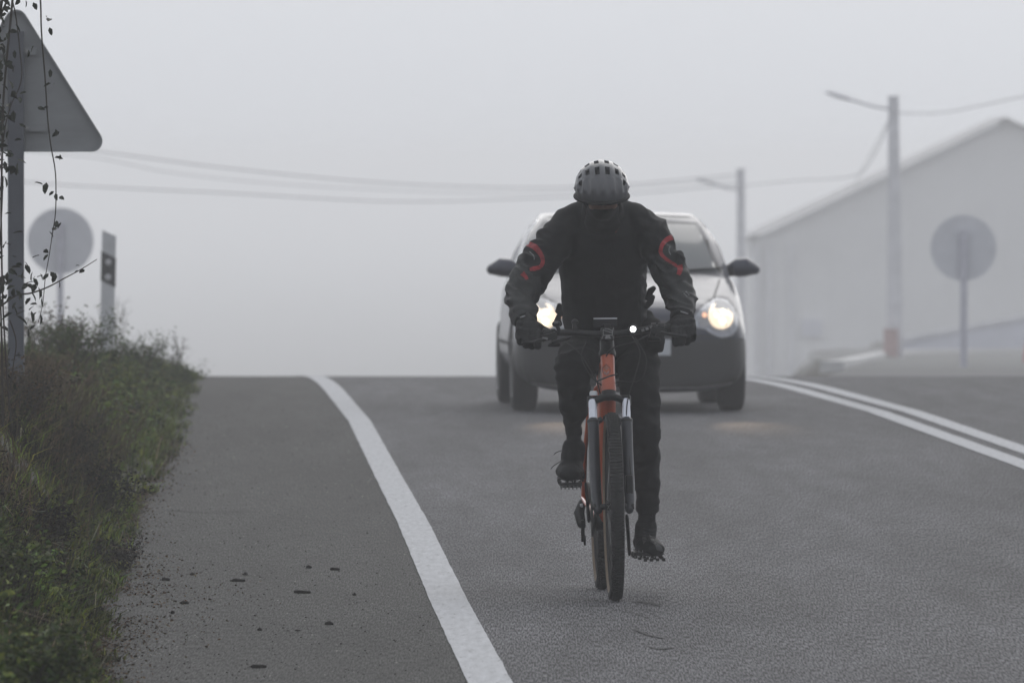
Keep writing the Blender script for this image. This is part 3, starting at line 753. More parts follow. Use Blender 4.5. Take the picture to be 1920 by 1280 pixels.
# ------------------------------------------------------------------ bicycle and rider share one frame of reference
BY = 42.1; BXc = (1154 - 960) * BY / FPX; HEAD = .0374; LEAN = -.020
MB_ = Matrix.Translation((BXc, BY, 0)) @ Matrix.Rotation(HEAD, 4, 'Z') @ Matrix.Rotation(LEAN, 4, 'Y')
MI_ = MB_.inverted()
def LP(px, py, y):
    """bike-frame point seen at photo pixel (px, py) whose bike-frame depth is y"""
    D = BY + y
    for _ in range(4):
        w = PX(px, py, D); l = MI_ @ w; D += (y - l.y)
    return MI_ @ PX(px, py, D)
bike = thing('bicycle', 'orange and black mountain bicycle ridden towards the camera with front light on', 'bicycle', (BXc, BY, 0), (0, LEAN, HEAD))
WR = .352
def wheel(y, front):
    c = (0, y, WR + .018)
    # tyre: a round section ring
    mb = MB(); rings = []; ns = 96; sec = 16; rt = .027
    for i in range(ns):
        a = 2 * math.pi * i / ns; ring = []
        for k in range(sec):
            b = 2 * math.pi * k / sec; r = WR - .008 + rt * .92 * math.cos(b); x = rt * math.sin(b)
            ring.append(Vector((c[0] + x, c[1] + r * math.cos(a), c[2] + r * math.sin(a))))
        rings.append(ring)
    rings.append(rings[0]); mb.loft(rings, False)
    w = thing_part('wheel', c)
    t = mb.build('tyre', M['rubber'], w)
    # tan side walls, a band proud of each flank
    for s in (-1, 1):
        mb = MB(); rings = []
        for i in range(ns + 1):
            a = 2 * math.pi * i / ns; ring = []
            for b in (100, 118, 138):
                bb_ = R(b); r = WR - .008 + (rt * .92 + .0006) * math.cos(bb_); x = s * (rt + .0006) * math.sin(bb_)
                ring.append(Vector((x, c[1] + r * math.cos(a), c[2] + r * math.sin(a))))
            rings.append(ring)
        vs = [v for r_ in rings for v in r_]; fs = [(i * 3 + j, i * 3 + j + 1, i * 3 + j + 4, i * 3 + j + 3) for i in range(ns) for j in (0, 1)]
        mb.add(vs, fs); mb.build('sidewall', M['tan'], w)
    # chevron tread
    kn = MB(); nk = 150
    for i in range(nk):
        a = 2 * math.pi * i / nk
        for j, (xo, da) in enumerate(((-.020, .0), (-.010, .012), (0, .020), (.010, .012), (.020, .0))):
            b = math.asin(max(-.95, min(.95, xo / rt))); r = WR - .008 + rt * .92 * math.cos(b) + .001
            aa = a + da; rot = Matrix.Rotation(aa, 3, 'X') @ Matrix.Rotation((-1 if xo < 0 else 1) * .45 * (0 if j == 2 else 1), 3, 'Z')
            kn.box((xo, c[1] + r * math.cos(aa), c[2] + r * math.sin(aa)), (.0095, .0045, .0065), Matrix.Rotation(aa - math.pi / 2, 3, 'X'))
    o = kn.build('tread_block', M['rubber'], w, False); o['kind'] = 'stuff'
    MB().lathe([(-.013, .316), (-.013, .300), (-.008, .295), (.008, .295), (.013, .300), (.013, .316), (0, .312), (-.013, .316)], c, 'x', 72).build('rim', M['black_metal'], w)
    MB().lathe([(-.055, .008), (-.05, .012), (-.03, .013), (-.028, .028), (-.022, .028), (-.02, .014), (.02, .014), (.022, .028), (.028, .028), (.03, .013), (.05, .012), (.055, .008)], c, 'x', 24).build('hub', M['black_metal'], w)
    sp = MB()
    for i in range(32):
        a = 2 * math.pi * i / 32; sd = -1 if i % 2 else 1; a2 = a + (.5 if (i // 2) % 2 else -.5)
        sp.tube([(sd * .025, c[1] + .026 * math.cos(a2), c[2] + .026 * math.sin(a2)), (0, c[1] + .300 * math.cos(a), c[2] + .300 * math.sin(a))], .0012, 5)
    o = sp.build('spoke', M['steel'], w); o['kind'] = 'stuff'
    MB().lathe([(.038, .045), (.038, .082), (.040, .082), (.040, .045)], c, 'x', 40).build('brake_disc', M['steel'], w)
    return w
def thing_part(name, loc):
    o = bpy.data.objects.new(name, None); COL.objects.link(o); o.parent = bike; o.empty_display_size = .1; return o
AX = WR + .018
# wheels are built in bike coordinates; the part empties sit at the root
fw = wheel(0, True); rw = wheel(1.15, False)
# geometry of the frame
def ax_pt(z): return Vector((0, .048 + .384 * (z - AX), z))   # steering axis
HT0, HT1 = ax_pt(.815), ax_pt(.958)
BBK = Vector((0, .71, .30)); STT = Vector((0, .90, .86)); RAX = Vector((0, 1.15, AX))
fr = MB().limb([(*HT0, .027), (*ax_pt(.83), .029), (*ax_pt(.89), .0265), (*ax_pt(.945), .028), (*HT1, .0275)], 28, roundcap=False)
frame = fr.build('frame', M['orange'], bike)
fb = MB()
fb.limb([(*(HT0 + Vector((0, .03, .02))), .031, .040), (*(HT0.lerp(BBK, .5) + Vector((0, .03, 0))), .032, .044), (*(BBK + Vector((0, -.02, .02))), .032, .050)], 20)
fb.build('down_tube', M['orange'], frame)
MB().limb([(*(HT1 + Vector((0, .02, -.02))), .024, .028), (*HT1.lerp(STT, .5), .021, .025), (*(STT - Vector((0, 0, .06))), .018, .02)], 16).build('top_tube', M['orange'], frame)
MB().limb([(*BBK, .022), (*STT, .018)], 16).build('seat_tube', M['orange'], frame)
MB().lathe([(-.045, .034), (-.04, .05), (.04, .05), (.045, .034)], BBK, 'x', 24).build('motor_shell', M['black_metal'], frame)
for s in (-1, 1):
    MB().limb([(s * .03, BBK.y + .03, BBK.z, .013), (s * .042, .86, .325, .0125), (s * .062, 1.02, .35, .011), (s * .068, 1.15, AX, .012)], 10).build('chainstay', M['orange'], frame)
    MB().limb([(s * .018, STT.y - .01, .82, .010), (s * .045, .96, .74, .0095), (s * .062, 1.06, .56, .009), (s * .068, 1.15, AX, .010)], 10).build('seatstay', M['orange'], frame)
MB().limb([(*STT, .0155), (*(STT + Vector((0, .035, .10))), .0155)], 14).build('seatpost', M['black_metal'], bike)
sad = MB().limb([(0, .79, .985, .022, .016), (0, .87, .99, .035, .022), (0, .96, .995, .065, .026), (0, 1.03, 1.0, .07, .024)], 20, (1, 0, 0)); sad.build('saddle', M['rubber'], bike)
# fork
fk = thing_part('fork', (0, 0, 0))
crz = .795
cr = MB().limb([(-.066, ax_pt(crz).y, crz - .012, .020, .017), (-.045, ax_pt(crz).y, crz - .006, .020, .015), (-.02, ax_pt(crz).y, crz + .004, .024, .016), (0, ax_pt(crz).y, crz + .007, .026, .018), (.02, ax_pt(crz).y, crz + .004, .024, .016), (.045, ax_pt(crz).y, crz - .006, .020, .015), (.066, ax_pt(crz).y, crz - .012, .020, .017)], 18, (0, 1, 0))
for s in (-1, 1): cr.lathe([(-.028, .0185), (-.026, .0205), (.010, .0205), (.014, .017)], (s * .0665, ax_pt(crz).y, crz - .006), 'z', 18)
cr.build('fork_crown', M['black_metal'], fk)
MB().limb([(*ax_pt(.80), .030), (*ax_pt(.818), .030)], 20, roundcap=False).build('crown_race', M['black_metal'], fk)
def fpt(s, z, o=0): 
    p = ax_pt(z); return Vector((s * .0665, p.y - .002 + o, z))
for s in (-1, 1):
    MB().tube([fpt(s, .79), fpt(s, .60)], .0165, 20).build('stanchion', M['silver'], fk)
    MB().limb([(*fpt(s, .70), .0235), (*fpt(s, .69), .0225), (*fpt(s, .58), .0215), (*fpt(s, .45), .0225), (s * .066, .02, AX + .02, .021), (s * .062, .0, AX - .012, .018)], 18).build('lower_leg', M['navy'], fk)
    MB().lathe([(-.008, .023), (.0, .0245), (.008, .023)], fpt(s, .703), 'z', 20).build('dust_seal', M['black_metal'], fk)
    MB().lathe([(-.006, .012), (0, .014), (.006, .012)], (s * .075, 0, AX), 'x', 14).build('axle_end', M['black_metal'], fk)
arch = smooth_path([fpt(-1, .645, .03), Vector((-.056, fpt(1, .7).y + .045, .685)), Vector((-.036, .215, .708)), Vector((0, .22, .712)), Vector((.036, .215, .708)), Vector((.056, fpt(1, .7).y + .045, .685)), fpt(1, .645, .03)], 5)
MB().limb([(*p, .012, .011) for p in arch], 10).build('fork_arch', M['navy'], fk)
MB().lathe([(0, .016), (.012, .016), (.018, .012)], LP(1113, 741, ax_pt(.79).y), 'z', 14).build('fork_knob', M['paleedge'], fk)
MB().box(Vector((.066, .045, .455)), (.03, .05, .075)).build('brake_caliper', M['black_metal'], fk, False, .006)
# steerer stack, stem, bar
MB().limb([(*ax_pt(.958), .034), (*ax_pt(.972), .034), (*ax_pt(.985), .029), (*ax_pt(1.02), .028)], 24, roundcap=False).build('headset_spacer', M['black_metal'], bike)
BAR = Vector((0, .235, 1.048))
stem = MB().limb([(*ax_pt(1.03), .024, .027), (0, .265, 1.042, .022, .024)], 18); stem.add(*(lambda m: (m.v, m.f))(MB().lathe([(-.026, .022), (-.024, .026), (.024, .026), (.026, .022)], BAR, 'x', 22)))
stem = stem.build('stem', M['black_metal'], bike)
face = MB().box(BAR + Vector((0, -.030, .0)), (.048, .010, .048)).build('face_plate', M['black_metal'], stem, False, .003)
def strokes(name, lines, w, m, par, y, plane_c):
    mb = MB()
    for pa in lines:
        o = band(pa, w); n = len(o); vs = [plane_c + Vector((x, y, z)) for x, z in o] + [plane_c + Vector((x, y + .0018, z)) for x, z in o]
        k = len(pa); fs = [(i, i + 1, n - 2 - i, n - 1 - i) for i in range(k - 1)] + [(i + 1 + n, i + n, n + n - 1 - i, n + n - 2 - i) for i in range(k - 1)]
        fs += [(i, i + n, (i + 1) % n + n, (i + 1) % n) for i in range(n)]
        mb.add(vs, fs)
    return mb.build(name, m, par, False)
# the mark on the stem face: a framed slanting band over a small bridge-like shape
strokes('stem_mark', [[(-.0185, .020), (-.0185, -.004), (-.024, -.020)], [(.0185, .020), (.0185, -.004), (.024, -.018)], [(-.018, .016), (.0, .010), (.018, .004)], [(-.012, .021), (.004, .019), (.018, .012)], [(-.018, -.005), (.018, -.005)]], .0034, M['greybadge'], stem, -.0368, BAR)
strokes('stem_mark', [[(-.009, -.010), (.009, -.010)], [(-.011, -.016), (.011, -.016)]], .0062, M['greybadge'], stem, -.0368, BAR)
gl, gr_ = LP(962, 624, .29), LP(1306, 612, .29)
gl = Vector((-.362, .285, 1.048)); gr_ = Vector((.345, .285, 1.062))
bar_l = [BAR, Vector((-.06, .235, 1.048)), Vector((-.16, .245, 1.056)), Vector((-.25, .262, 1.052)), gl]
bar_r = [BAR, Vector((.06, .235, 1.048)), Vector((.15, .245, 1.060)), Vector((.22, .262, 1.066)), gr_]
MB().tube(smooth_path(list(reversed(bar_l))[:-1] + bar_r, 5), .0135, 14).build('handlebar', M['black_metal'], bike)
for s, a, b in ((-1, bar_l[3].lerp(gl, .12), gl), (1, bar_r[3].lerp(gr_, .12), gr_)):
    MB().limb([(*(a + (b - a) * t), .0165 + .001 * (i % 2)) for i, t in enumerate(np.linspace(0, 1, 13))], 16, roundcap=False).build('grip', M['rubber'], bike)
    # lever clamp, reservoir and blade
    cl = a - (b - a).normalized() * .02
    lv = MB().lathe([(-.012, .02), (-.012, .022), (.012, .022), (.012, .02)], cl, 'x', 18); lv.box(cl + Vector((-s * .012, -.028, -.012)), (.062, .032, .026), Matrix.Rotation(s * .25, 3, 'Y'))
    lvo = lv.build('brake_lever', M['black_metal'], bike, True, .003)
    MB().limb([(*(cl + Vector((s * .0, -.05, -.018))), .007), (*(cl + Vector((s * .045, -.072, -.028))), .0065), (*(cl + Vector((s * .095, -.070, -.034))), .0075, .005)], 10).build('lever_blade', M['black_metal'], lvo)
    sh = cl - Vector((s * .03, 0, 0))
    MB().limb([(*(sh + Vector((0, -.01, -.018))), .014), (*(sh + Vector((-s * .012, -.02, -.04))), .016), (*(sh + Vector((s * .02, -.035, -.045))), .006)], 12).build('shifter', M['black_metal'], bike)
    MB().lathe([(-.009, .018), (-.009, .021), (.009, .021), (.009, .018)], sh, 'x', 16).build('clamp', M['black_metal'], bike)
# left-hand thumb remote with a glint painted as a grey sliver, right-hand controller
q = LP(1043, 607, .24); rm = MB().ell(q, (.017, .016, .013)).limb([(*q, .008), (*(q + Vector((.012, .0, -.03))), .008)], 10).build('thumb_remote', M['black_metal'], bike)
MB().box(q + Vector((-.002, -.016, .006)), (.016, .003, .004)).build('remote_glint', M['greybadge'], rm, False)
q = LP(1078, 604, .235); bl = MB().ell(q, (.014, .014, .013)).build('bell', M['black_metal'], bike); MB().box(q + Vector((0, -.0, -.016)), (.02, .024, .02)).build('bell_clamp', M['black_metal'], bl, False)
q = LP(1213, 616, .235); co = MB().box(q, (.062, .026, .017), Matrix.Rotation(-.35, 3, 'Y')).build('control_pad', M['black_metal'], bike, False, .004)
for k in range(3): MB().box(q + Matrix.Rotation(-.35, 3, 'Y') @ Vector((-.018 + k * .018, -.014, 0)), (.012, .004, .010), Matrix.Rotation(-.35, 3, 'Y')).build('pad_button', M['greybadge'], co, False, .001)
q = LP(1037, 641, .20); MB().limb([(*q, .007), (*(q + Vector((.03, .004, .006))), .008), (*(q + Vector((.07, .02, .018))), .006)], 10).build('hose_boot', M['black_metal'], bike)
MB().box(LP(1022, 634, .19), (.022, .006, .008), Matrix.Rotation(.3, 3, 'Y')).build('lever_mark', M['greybadge'], bike, False)
# display, tipped back, pale top edge
dc = LP(1135, 605, .245)
ds = MB().box(dc, (.094, .012, .034), Matrix.Rotation(.15, 3, 'X')).build('display', M['screenback'], bike, False, .003)
te = LP(1135, 597, .238)
MB().box(te, (.094, .012, .005), Matrix.Rotation(.012, 3, 'Y')).build('display_edge', M['paleedge'], ds, False, .0015)
MB().box(dc.lerp(BAR, .55), (.03, .03, .04)).build('display_mount', M['black_metal'], ds, False, .003)
# front light
q = LP(1187, 617, .185)
fl = MB().lathe([(0, .0175), (.02, .019), (.055, .017), (.065, .012)], q, 'y', 24).build('front_light', M['black_metal'], bike)
MB().lathe([(-.006, .0060), (-.004, .0100), (.002, .0115)], q, 'y', 24).build('light_lens', M['ledlens'], fl)
MB().box(q + Vector((0, .045, -.012)), (.018, .03, .03)).build('light_bracket', M['black_metal'], fl, False, .003)
# head badge: open diamond, filled small diamond, two chevrons
htb = bvh_of(frame.data)
def bpz(px, py): p = LP(px, py, ax_pt(.9).y - .03); return (p.x, p.z)
def bpatch(pts, name, m): patch(htb, pts, .0012, name, m, frame, 2, -1)
bc = bpz(1137, 693)
dm = [(0, .0235), (.0148, .008), (.0148, -.010), (0, -.0235), (-.0148, -.010), (-.0148, .008)]
dm = [(x * 1.0, z * .9) for x, z in dm]
for i in range(6):
    a, b = dm[i], dm[(i + 1) % 6]
    if i in (1, 4): pass
    bpatch([(bc[0] + x, bc[1] + z) for x, z in band([a, b], .0022)], 'badge_outline', M['badge'])
bpatch([(bc[0] + x, bc[1] + z) for x, z in [(0, .017), (.011, .007), (0, -.003), (-.011, .007)]], 'badge_diamond', M['palebadge'])
for dz in (-.007, -.0135):
    bpatch([(bc[0] + x, bc[1] + z + dz) for x, z in band([(-.010, .002), (0, -.006), (.010, .002)], .003)], 'badge_chevron', M['greybadge'])
# cables
def cab_(pts, r=.0025): MB().tube(smooth_path(pts, 6), r, 7).build('cable', M['rubber'], bike)
cab_([LP(1060, 640, .19), LP(1085, 660, .12), LP(1105, 690, .15), LP(1118, 712, .19), Vector((-.03, .26, .80))])
cab_([LP(1100, 640, .18), LP(1090, 668, .13), LP(1108, 705, .15), Vector((-.02, .24, .84))])
cab_([LP(1185, 630, .18), LP(1200, 660, .12), LP(1192, 700, .12), LP(1178, 745, .16), Vector((.066, .16, .70)), Vector((.075, .06, .48))])
cab_([LP(1190, 632, .18), LP(1212, 672, .14), LP(1200, 712, .15), LP(1160, 715, .19), Vector((.03, .30, .84))])
cab_([LP(1116, 716, .12), LP(1130, 710, .125), LP(1146, 704, .13), LP(1160, 701, .14)], .0032)
cab_([LP(1220, 625, .2), LP(1190, 640, .12), LP(1150, 652, .15), Vector((-.01, .27, .95))])
# drive train
for s, dy, pz in ((-1, -.11, .440), (1, .11, .155)):
    a = Vector((s * (.086 if s > 0 else .068), BBK.y, BBK.z)); b = Vector((s * (.098 if s > 0 else .080), BBK.y + dy, pz))
    MB().limb([(*a, .008, .017), (*a.lerp(b, .5), .007, .013), (*b, .007, .012)], 12, (1, 0, 0)).build('crank', M['black_metal'], bike)
    pc = b + Vector((s * .06, 0, 0))
    pd = MB().box(pc, (.086, .080, .014), Matrix.Rotation(-.12 if s < 0 else .1, 3, 'X')).build('pedal', M['black_metal'], bike, False, .003)
    for i in range(6):
        for j in (-1, 1):
            for k in (-1, 1):
                MB().lathe([(-.005, .0025), (.005, .0018)], pc + Matrix.Rotation(-.12 if s < 0 else .1, 3, 'X') @ Vector((-.039 + i * .0155, j * .036, k * .010)), 'z', 6).build('pin', M['steel'], pd)
MB().lathe([(-.058, .02), (-.058, .072), (-.055, .074), (-.052, .072), (-.052, .02)], BBK, 'x', 40).build('chainring', M['black_metal'], bike)
for i in range(9):
    MB().lathe([(-.048 + i * .004, .012), (-.048 + i * .004, .070 - i * .0055), (-.046 + i * .004, .070 - i * .0055), (-.046 + i * .004, .012)], RAX, 'x', 30).build('sprocket', M['steel'], rw)
ch = MB()
for z0, z1 in (((BBK.z + .072), (AX + .06)), ((BBK.z - .072), (AX - .06))):
    p0 = Vector((-.055, BBK.y, z0)); p1 = Vector((-.040, 1.15, z1))
    for k in range(34):
        ch.box(p0.lerp(p1, k / 33), (.006, .010, .007))
o = ch.build('chain', M['steel'], bike, False); o['kind'] = 'stuff'
dr = MB().limb([(-.075, 1.15, AX - .02, .016), (-.088, 1.14, AX - .06, .022), (-.080, 1.12, AX - .105, .018)], 12).box((-.075, 1.12, AX - .13), (.014, .03, .09), Matrix.Rotation(.2, 3, 'X')).build('derailleur', M['black_metal'], bike)
for z in (AX - .10, AX - .17): MB().lathe([(-.004, .008), (-.004, .022), (.004, .022), (.004, .008)], (-.068, 1.12, z), 'x', 14).build('jockey_wheel', M['black_metal'], dr)
MB().lathe([(-.002, .006), (.006, .009), (.010, .007)], (-.082, 1.13, AX - .03), 'x', 12).build('pivot_bolt', M['paleedge'], dr)

# ------------------------------------------------------------------ the rider
per = thing('person', 'cyclist in black jacket with red sleeve bands, grey helmet and black gloves, head bowed, riding', 'person', (BXc, BY, 0), (0, LEAN, HEAD))
def J(px, py, y, *r): p = LP(px, py, y); return (p.x, p.y, p.z, *r)
# arms: left in picture (A) and right in picture (B); r are half-thicknesses in metres
armA = [J(1082, 412, .64, .072), J(1052, 442, .62, .080), J(1016, 484, .56, .076), J(990, 528, .50, .0745), J(976, 556, .44, .0655), J(979, 580, .37, .059), J(985, 600, .31, .050)]
armB = [J(1186, 413, .64, .072), J(1219, 438, .62, .080), J(1245, 482, .56, .070), J(1264, 528, .50, .066), J(1277, 560, .43, .0645), J(1279, 580, .36, .058), J(1277, 596, .31, .046)]
hipc = LP(1143, 640, .93)
torso = [J(1143, 655, .95, .165, .125), J(1142, 625, .91, .178, .130), J(1134, 585, .86, .176, .125), J(1131, 545, .80, .172, .128), J(1131, 500, .74, .180, .132), J(1131, 455, .68, .192, .130), J(1131, 420, .64, .175, .115), J(1131, 398, .62, .110, .092)]
neck = [J(1130, 412, .60, .085, .085), J(1130, 392, .545, .070, .072), J(1130, 375, .515, .062, .066)]
hipA, hipB = J(1103, 645, .92, .092), J(1186, 645, .92, .094)
legA = [hipA, J(1088, 668, .72, .088), J(1076, 690, .555, .078), J(1075, 712, .545, .068), J(1075, 745, .60, .066), J(1077, 775, .64, .052), J(1076, 796, .665, .036), J(1076, 810, .68, .031)]
legB = [hipB, J(1196, 690, .84, .092), J(1202, 745, .75, .078), J(1206, 800, .72, .066), J(1209, 845, .765, .064), J(1212, 900, .83, .055), J(1214, 935, .875, .048), J(1214, 952, .895, .045)]
def shrink(ch, d): return [(*p[:3], *[max(.012, r - d) for r in p[3:]]) for p in ch]
ankA, ankB = J(1076, 838, .675, .026), J(1212, 985, .905, .026)
headc = LP(1129, 349, .49)
HRX = Matrix.Rotation(R(38), 3, 'X')          # head pitched forward and down
def head_shape(mb, d=0):
    mb.ell(headc, (.073 - d, .088 - d, .096 - d), HRX)
    jaw = headc + HRX @ Vector((0, -.030, -.062)); mb.ell(jaw, (.056 - d, .062 - d, .062 - d), HRX)
    return mb
# body: one continuous skin under the clothes, with a face and five-fingered hands
bd = MB(); head_shape(bd)
nose = headc + HRX @ Vector((0, -.098, -.035))
bd.ell(nose + HRX @ Vector((0, .016, .010)), (.013, .016, .022), HRX); bd.ell(headc + HRX @ Vector((0, -.088, .004)), (.050, .014, .012), HRX)
bd.ell(headc + HRX @ Vector((0, -.074, -.080)), (.024, .013, .009), HRX); bd.ell(headc + HRX @ Vector((0, -.074, -.095)), (.022, .012, .009), HRX)
bd.ell(headc + HRX @ Vector((0, -.060, -.110)), (.022, .018, .014), HRX)
for s in (-1, 1):
    bd.ell(headc + HRX @ Vector((s * .076, .005, -.012)), (.009, .018, .030), HRX); bd.ell(headc + HRX @ Vector((s * .038, -.072, -.040)), (.022, .020, .020), HRX)
bd.limb(shrink(torso, .022), 20, (1, 0, 0)); bd.limb(shrink(neck, .018), 16, (1, 0, 0))
for a in (armA, armB): bd.limb(shrink(a, .022), 14)
for l in (legA, legB): bd.limb(shrink(l, .018), 14)
bd.limb([(*legA[-1][:3], .024), ankA], 12); bd.limb([(*legB[-1][:3], .026), ankB], 12)
# ---- hands: palm over the grip, fingers curled down over the front, thumb below and inward
def hand(mb, side, wrist, knuck, grip, dirx, d=0.0, tips=None):
    W_, K_, G_ = Vector(wrist), Vector(knuck), Vector(grip)
    ax = Vector(dirx).normalized()
    mb.limb([(*W_, .030 - d, .026 - d), (*W_.lerp(K_, .5), .043 - d, .031 - d), (*K_, .046 - d, .026 - d)], 16, tuple(ax))
    for i in range(4):
        off = (-.036 + i * .0238); ln = 1.15 * ((.92, 1.0, .97, .80)[i] if side > 0 else (.80, .97, 1.0, .92)[i])
        base = K_ + ax * off; t = tips[i] if tips else None
        k1 = base + Vector((0, -.026, -.012)) * ln; k2 = k1 + Vector((0, -.010, -.028)) * ln; k3 = k2 + Vector((0, .016, -.018)) * ln
        if t == 'lever':
            k1 = base + Vector((.002 * side, -.030, -.012)); k2 = k1 + Vector((0, -.022, -.026)); k3 = k2 + Vector((0, -.002, -.026))
        rr = .0128 - d
        mb.limb([(*base, rr + .001), (*k1, rr + .0008), (*k2, rr), (*k3, rr - .0012)], 10)
    tb = W_.lerp(K_, .35) - ax * side * .030
    t1 = tb + Vector((-side * .034, -.014, -.022)); t2 = t1 + Vector((-side * .024, -.020, -.012))
    mb.limb([(*tb, .014 - d), (*t1, .0125 - d), (*t2, .0105 - d)], 10)
    return mb
wA, kA = LP(986, 600, .325), LP(991, 617, .262)
wB, kB = LP(1277, 596, .325), LP(1281, 611, .262)
axA = (1, .05, -.12); axB = (1, -.05, .10)
hA = ( -1, wA, kA, gl, axA); hB = (1, wB, kB, gr_, axB)
hand(bd, *hA, d=.004, tips=[None, None, None, 'lever']); hand(bd, *hB, d=.004, tips=['lever', 'lever', None, None])
bd.limb([(*armA[-1][:3], .026), (*wA, .026)], 12); bd.limb([(*armB[-1][:3], .026), (*wB, .026)], 12)
body_me = fuse(bd, .0075, 3)
body_o = finish('body', body_me, M['skin'], per)
for s in (-1, 1):
    e = headc + HRX @ Vector((s * .031, -.086, -.012)); MB().ell(e, (.012, .008, .005), HRX, 12, 8).build('eye', M['vent'], per)
# neck gaiter pulled up to the chin
jc_ = headc + HRX @ Vector((0, -.030, -.062))
ng = MB().ell(jc_, (.063, .080, .070), HRX).ell(headc + HRX @ Vector((0, -.070, -.112)), (.030, .026, .024), HRX)
ng.limb([J(1130, 425, .58, .080, .060), J(1130, 405, .545, .072, .062), J(1130, 390, .52, .066, .062)], 24, (1, 0, 0))
ngm = fuse(ng, .006, 6, lambda p: .0022 * noise.noise(Vector((p.x * 22, p.y * 20, p.z * 55))))
b_ = bmesh.new(); b_.from_mesh(ngm)
bmesh.ops.bisect_plane(b_, geom=b_.verts[:] + b_.edges[:] + b_.faces[:], plane_co=LP(1130, 397, .40), plane_no=Vector((0, -.25, 1)).normalized(), clear_outer=True)
b_.to_mesh(ngm); b_.free(); finish('neck_gaiter', ngm, M['jacket'], per)
# hair at the nape and sides
hr = MB().ell(headc + HRX @ Vector((0, .012, .008)), (.076, .082, .086), HRX); hr.build('hair', M['hair'], per)
# ---- jacket
def wr(p):
    n1 = noise.noise(Vector((p.x * 9, p.y * 6, p.z * 15)))
    n2 = noise.noise(Vector((p.x * 22 + 5, p.y * 14, p.z * 34)))
    arm = min(1, max(0, (abs(p.x + .02) - .17) / .05))
    rid = 1 - abs(noise.noise(Vector((p.x * 12, p.y * 10, p.z * 24 + p.x * 10))))
    return n1 * .006 + n2 * .003 + arm * ((rid - .8) * .034 + n2 * .005)
jk = MB().limb(torso, 28, (1, 0, 0)).limb([J(1130, 405, .60, .098, .090), J(1130, 393, .555, .082, .078), J(1130, 384, .53, .076, .074)], 24, (1, 0, 0), False)
for a in (armA, armB): jk.limb(a, 20)
# fuller deltoid / elbow pads and trapezius slope
jk.limb([J(1100, 395, .63, .050), J(1062, 420, .63, .066)], 16); jk.limb([J(1160, 395, .63, .050), J(1202, 420, .63, .066)], 16)
jk.ell(LP(989, 497, .50), (.034, .045, .055)); jk.ell(LP(1272, 492, .50), (.026, .042, .05))
jk.ell(LP(960, 553, .47), (.025, .04, .05)); jk.ell(LP(1292, 567, .42), (.028, .04, .05))
jme = fuse(jk, .0085, 3, wr)
jacket = finish('jacket', jme, M['jacket'], per)
jme.materials.append(M['sleeve'])
for p_ in jme.polygons:
    c_ = p_.center
    if c_.z < 1.335 + .06 * math.sin(c_.x * 30) and abs(c_.x + .045) > .205: p_.material_index = 1
jb = bvh_of(jme)
def on_j(pts, y=-.4):
    return [(lambda p: (p.x, p.z))(LP(a, b, .50)) for a, b in pts]
def jp(path, w, name, m, off=.0022, cuts=2):
    P = [Vector(p) for p in on_j(path)]; P2 = smooth_path([(p.x, p.y, 0) for p in P], 3); P2 = [(p.x, p.y) for p in P2]
    ww = list(np.interp(np.linspace(0, 1, len(P2)), np.linspace(0, 1, len(w)), w)) if isinstance(w, (list, tuple)) else w
    for i in range(0, len(P2) - 1, 4):
        seg_ = P2[i:i + 5]; wseg = ww[i:i + 5] if not isinstance(ww, float) else ww
        if len(seg_) > 1:
            yield band(seg_, wseg)
def print_strip(path, w, name, m, off=.0022):
    # one mesh per printed strip
    bmj = bmesh.new()
    for q_ in jp(path, w, name, m):
        n = len(q_) // 2
        for i in range(n - 1):
            quad = [q_[i], q_[i + 1], q_[2 * n - 2 - i], q_[2 * n - 1 - i]]
            K = 5; grid = []
            for u in range(K + 1):
                for v in range(K + 1):
                    a = Vector(quad[0]).lerp(Vector(quad[1]), u / K); b = Vector(quad[3]).lerp(Vector(quad[2]), u / K); c = a.lerp(b, v / K)
                    h = jb.ray_cast(Vector((c.x, -1.5, c.y)), Vector((0, 1, 0)))
                    grid.append(bmj.verts.new(h[0] + h[1] * off) if h[0] is not None else None)
            for u in range(K):
                for v in range(K):
                    f = [grid[u * (K + 1) + v], grid[(u + 1) * (K + 1) + v], grid[(u + 1) * (K + 1) + v + 1], grid[u * (K + 1) + v + 1]]
                    if all(f) and max((f[0].co - g_.co).length for g_ in f) < .03: bmj.faces.new(f)
    bmesh.ops.remove_doubles(bmj, verts=bmj.verts, dist=.0004)
    bmesh.ops.recalc_face_normals(bmj, faces=bmj.faces)
    me = bpy.data.meshes.new(name); bmj.to_mesh(me); bmj.free(); return finish(name, me, m, jacket)
print_strip([(990, 457), (1003, 463), (1013, 476), (1017, 490), (1012, 500), (1000, 504), (992, 505)], [.024, .022, .018, .016, .015, .017, .012], 'sleeve_band', M['redprint'])
print_strip([(978, 512), (984, 518), (987, 524)], [.020, .016, .012], 'sleeve_mark', M['redprint'])
print_strip([(1262, 445), (1250, 450), (1241, 461), (1239, 474), (1246, 484), (1258, 492), (1268, 499)], [.024, .020, .016, .015, .016, .015, .014], 'sleeve_band', M['redprint'])
print_strip([(1272, 497), (1274, 505), (1270, 515)], [.026, .022, .016], 'sleeve_mark', M['redprint'])
print_strip([(1160, 427), (1157, 431), (1154, 436)], [.006, .007, .003], 'chest_mark', M['redprint'])
print_strip([(1256, 462), (1254, 470), (1257, 478)], [.005, .006, .004], 'elbow_print', M['greyprint'])
print_strip([(993, 472), (1000, 480), (1001, 487)], [.006, .005, .004], 'elbow_print', M['greyprint'])
print_strip([(1278, 549), (1284, 556)], [.005, .004], 'elbow_print', M['greyprint']); print_strip([(1282, 546), (1288, 553)], [.005, .004], 'elbow_print', M['greyprint'])
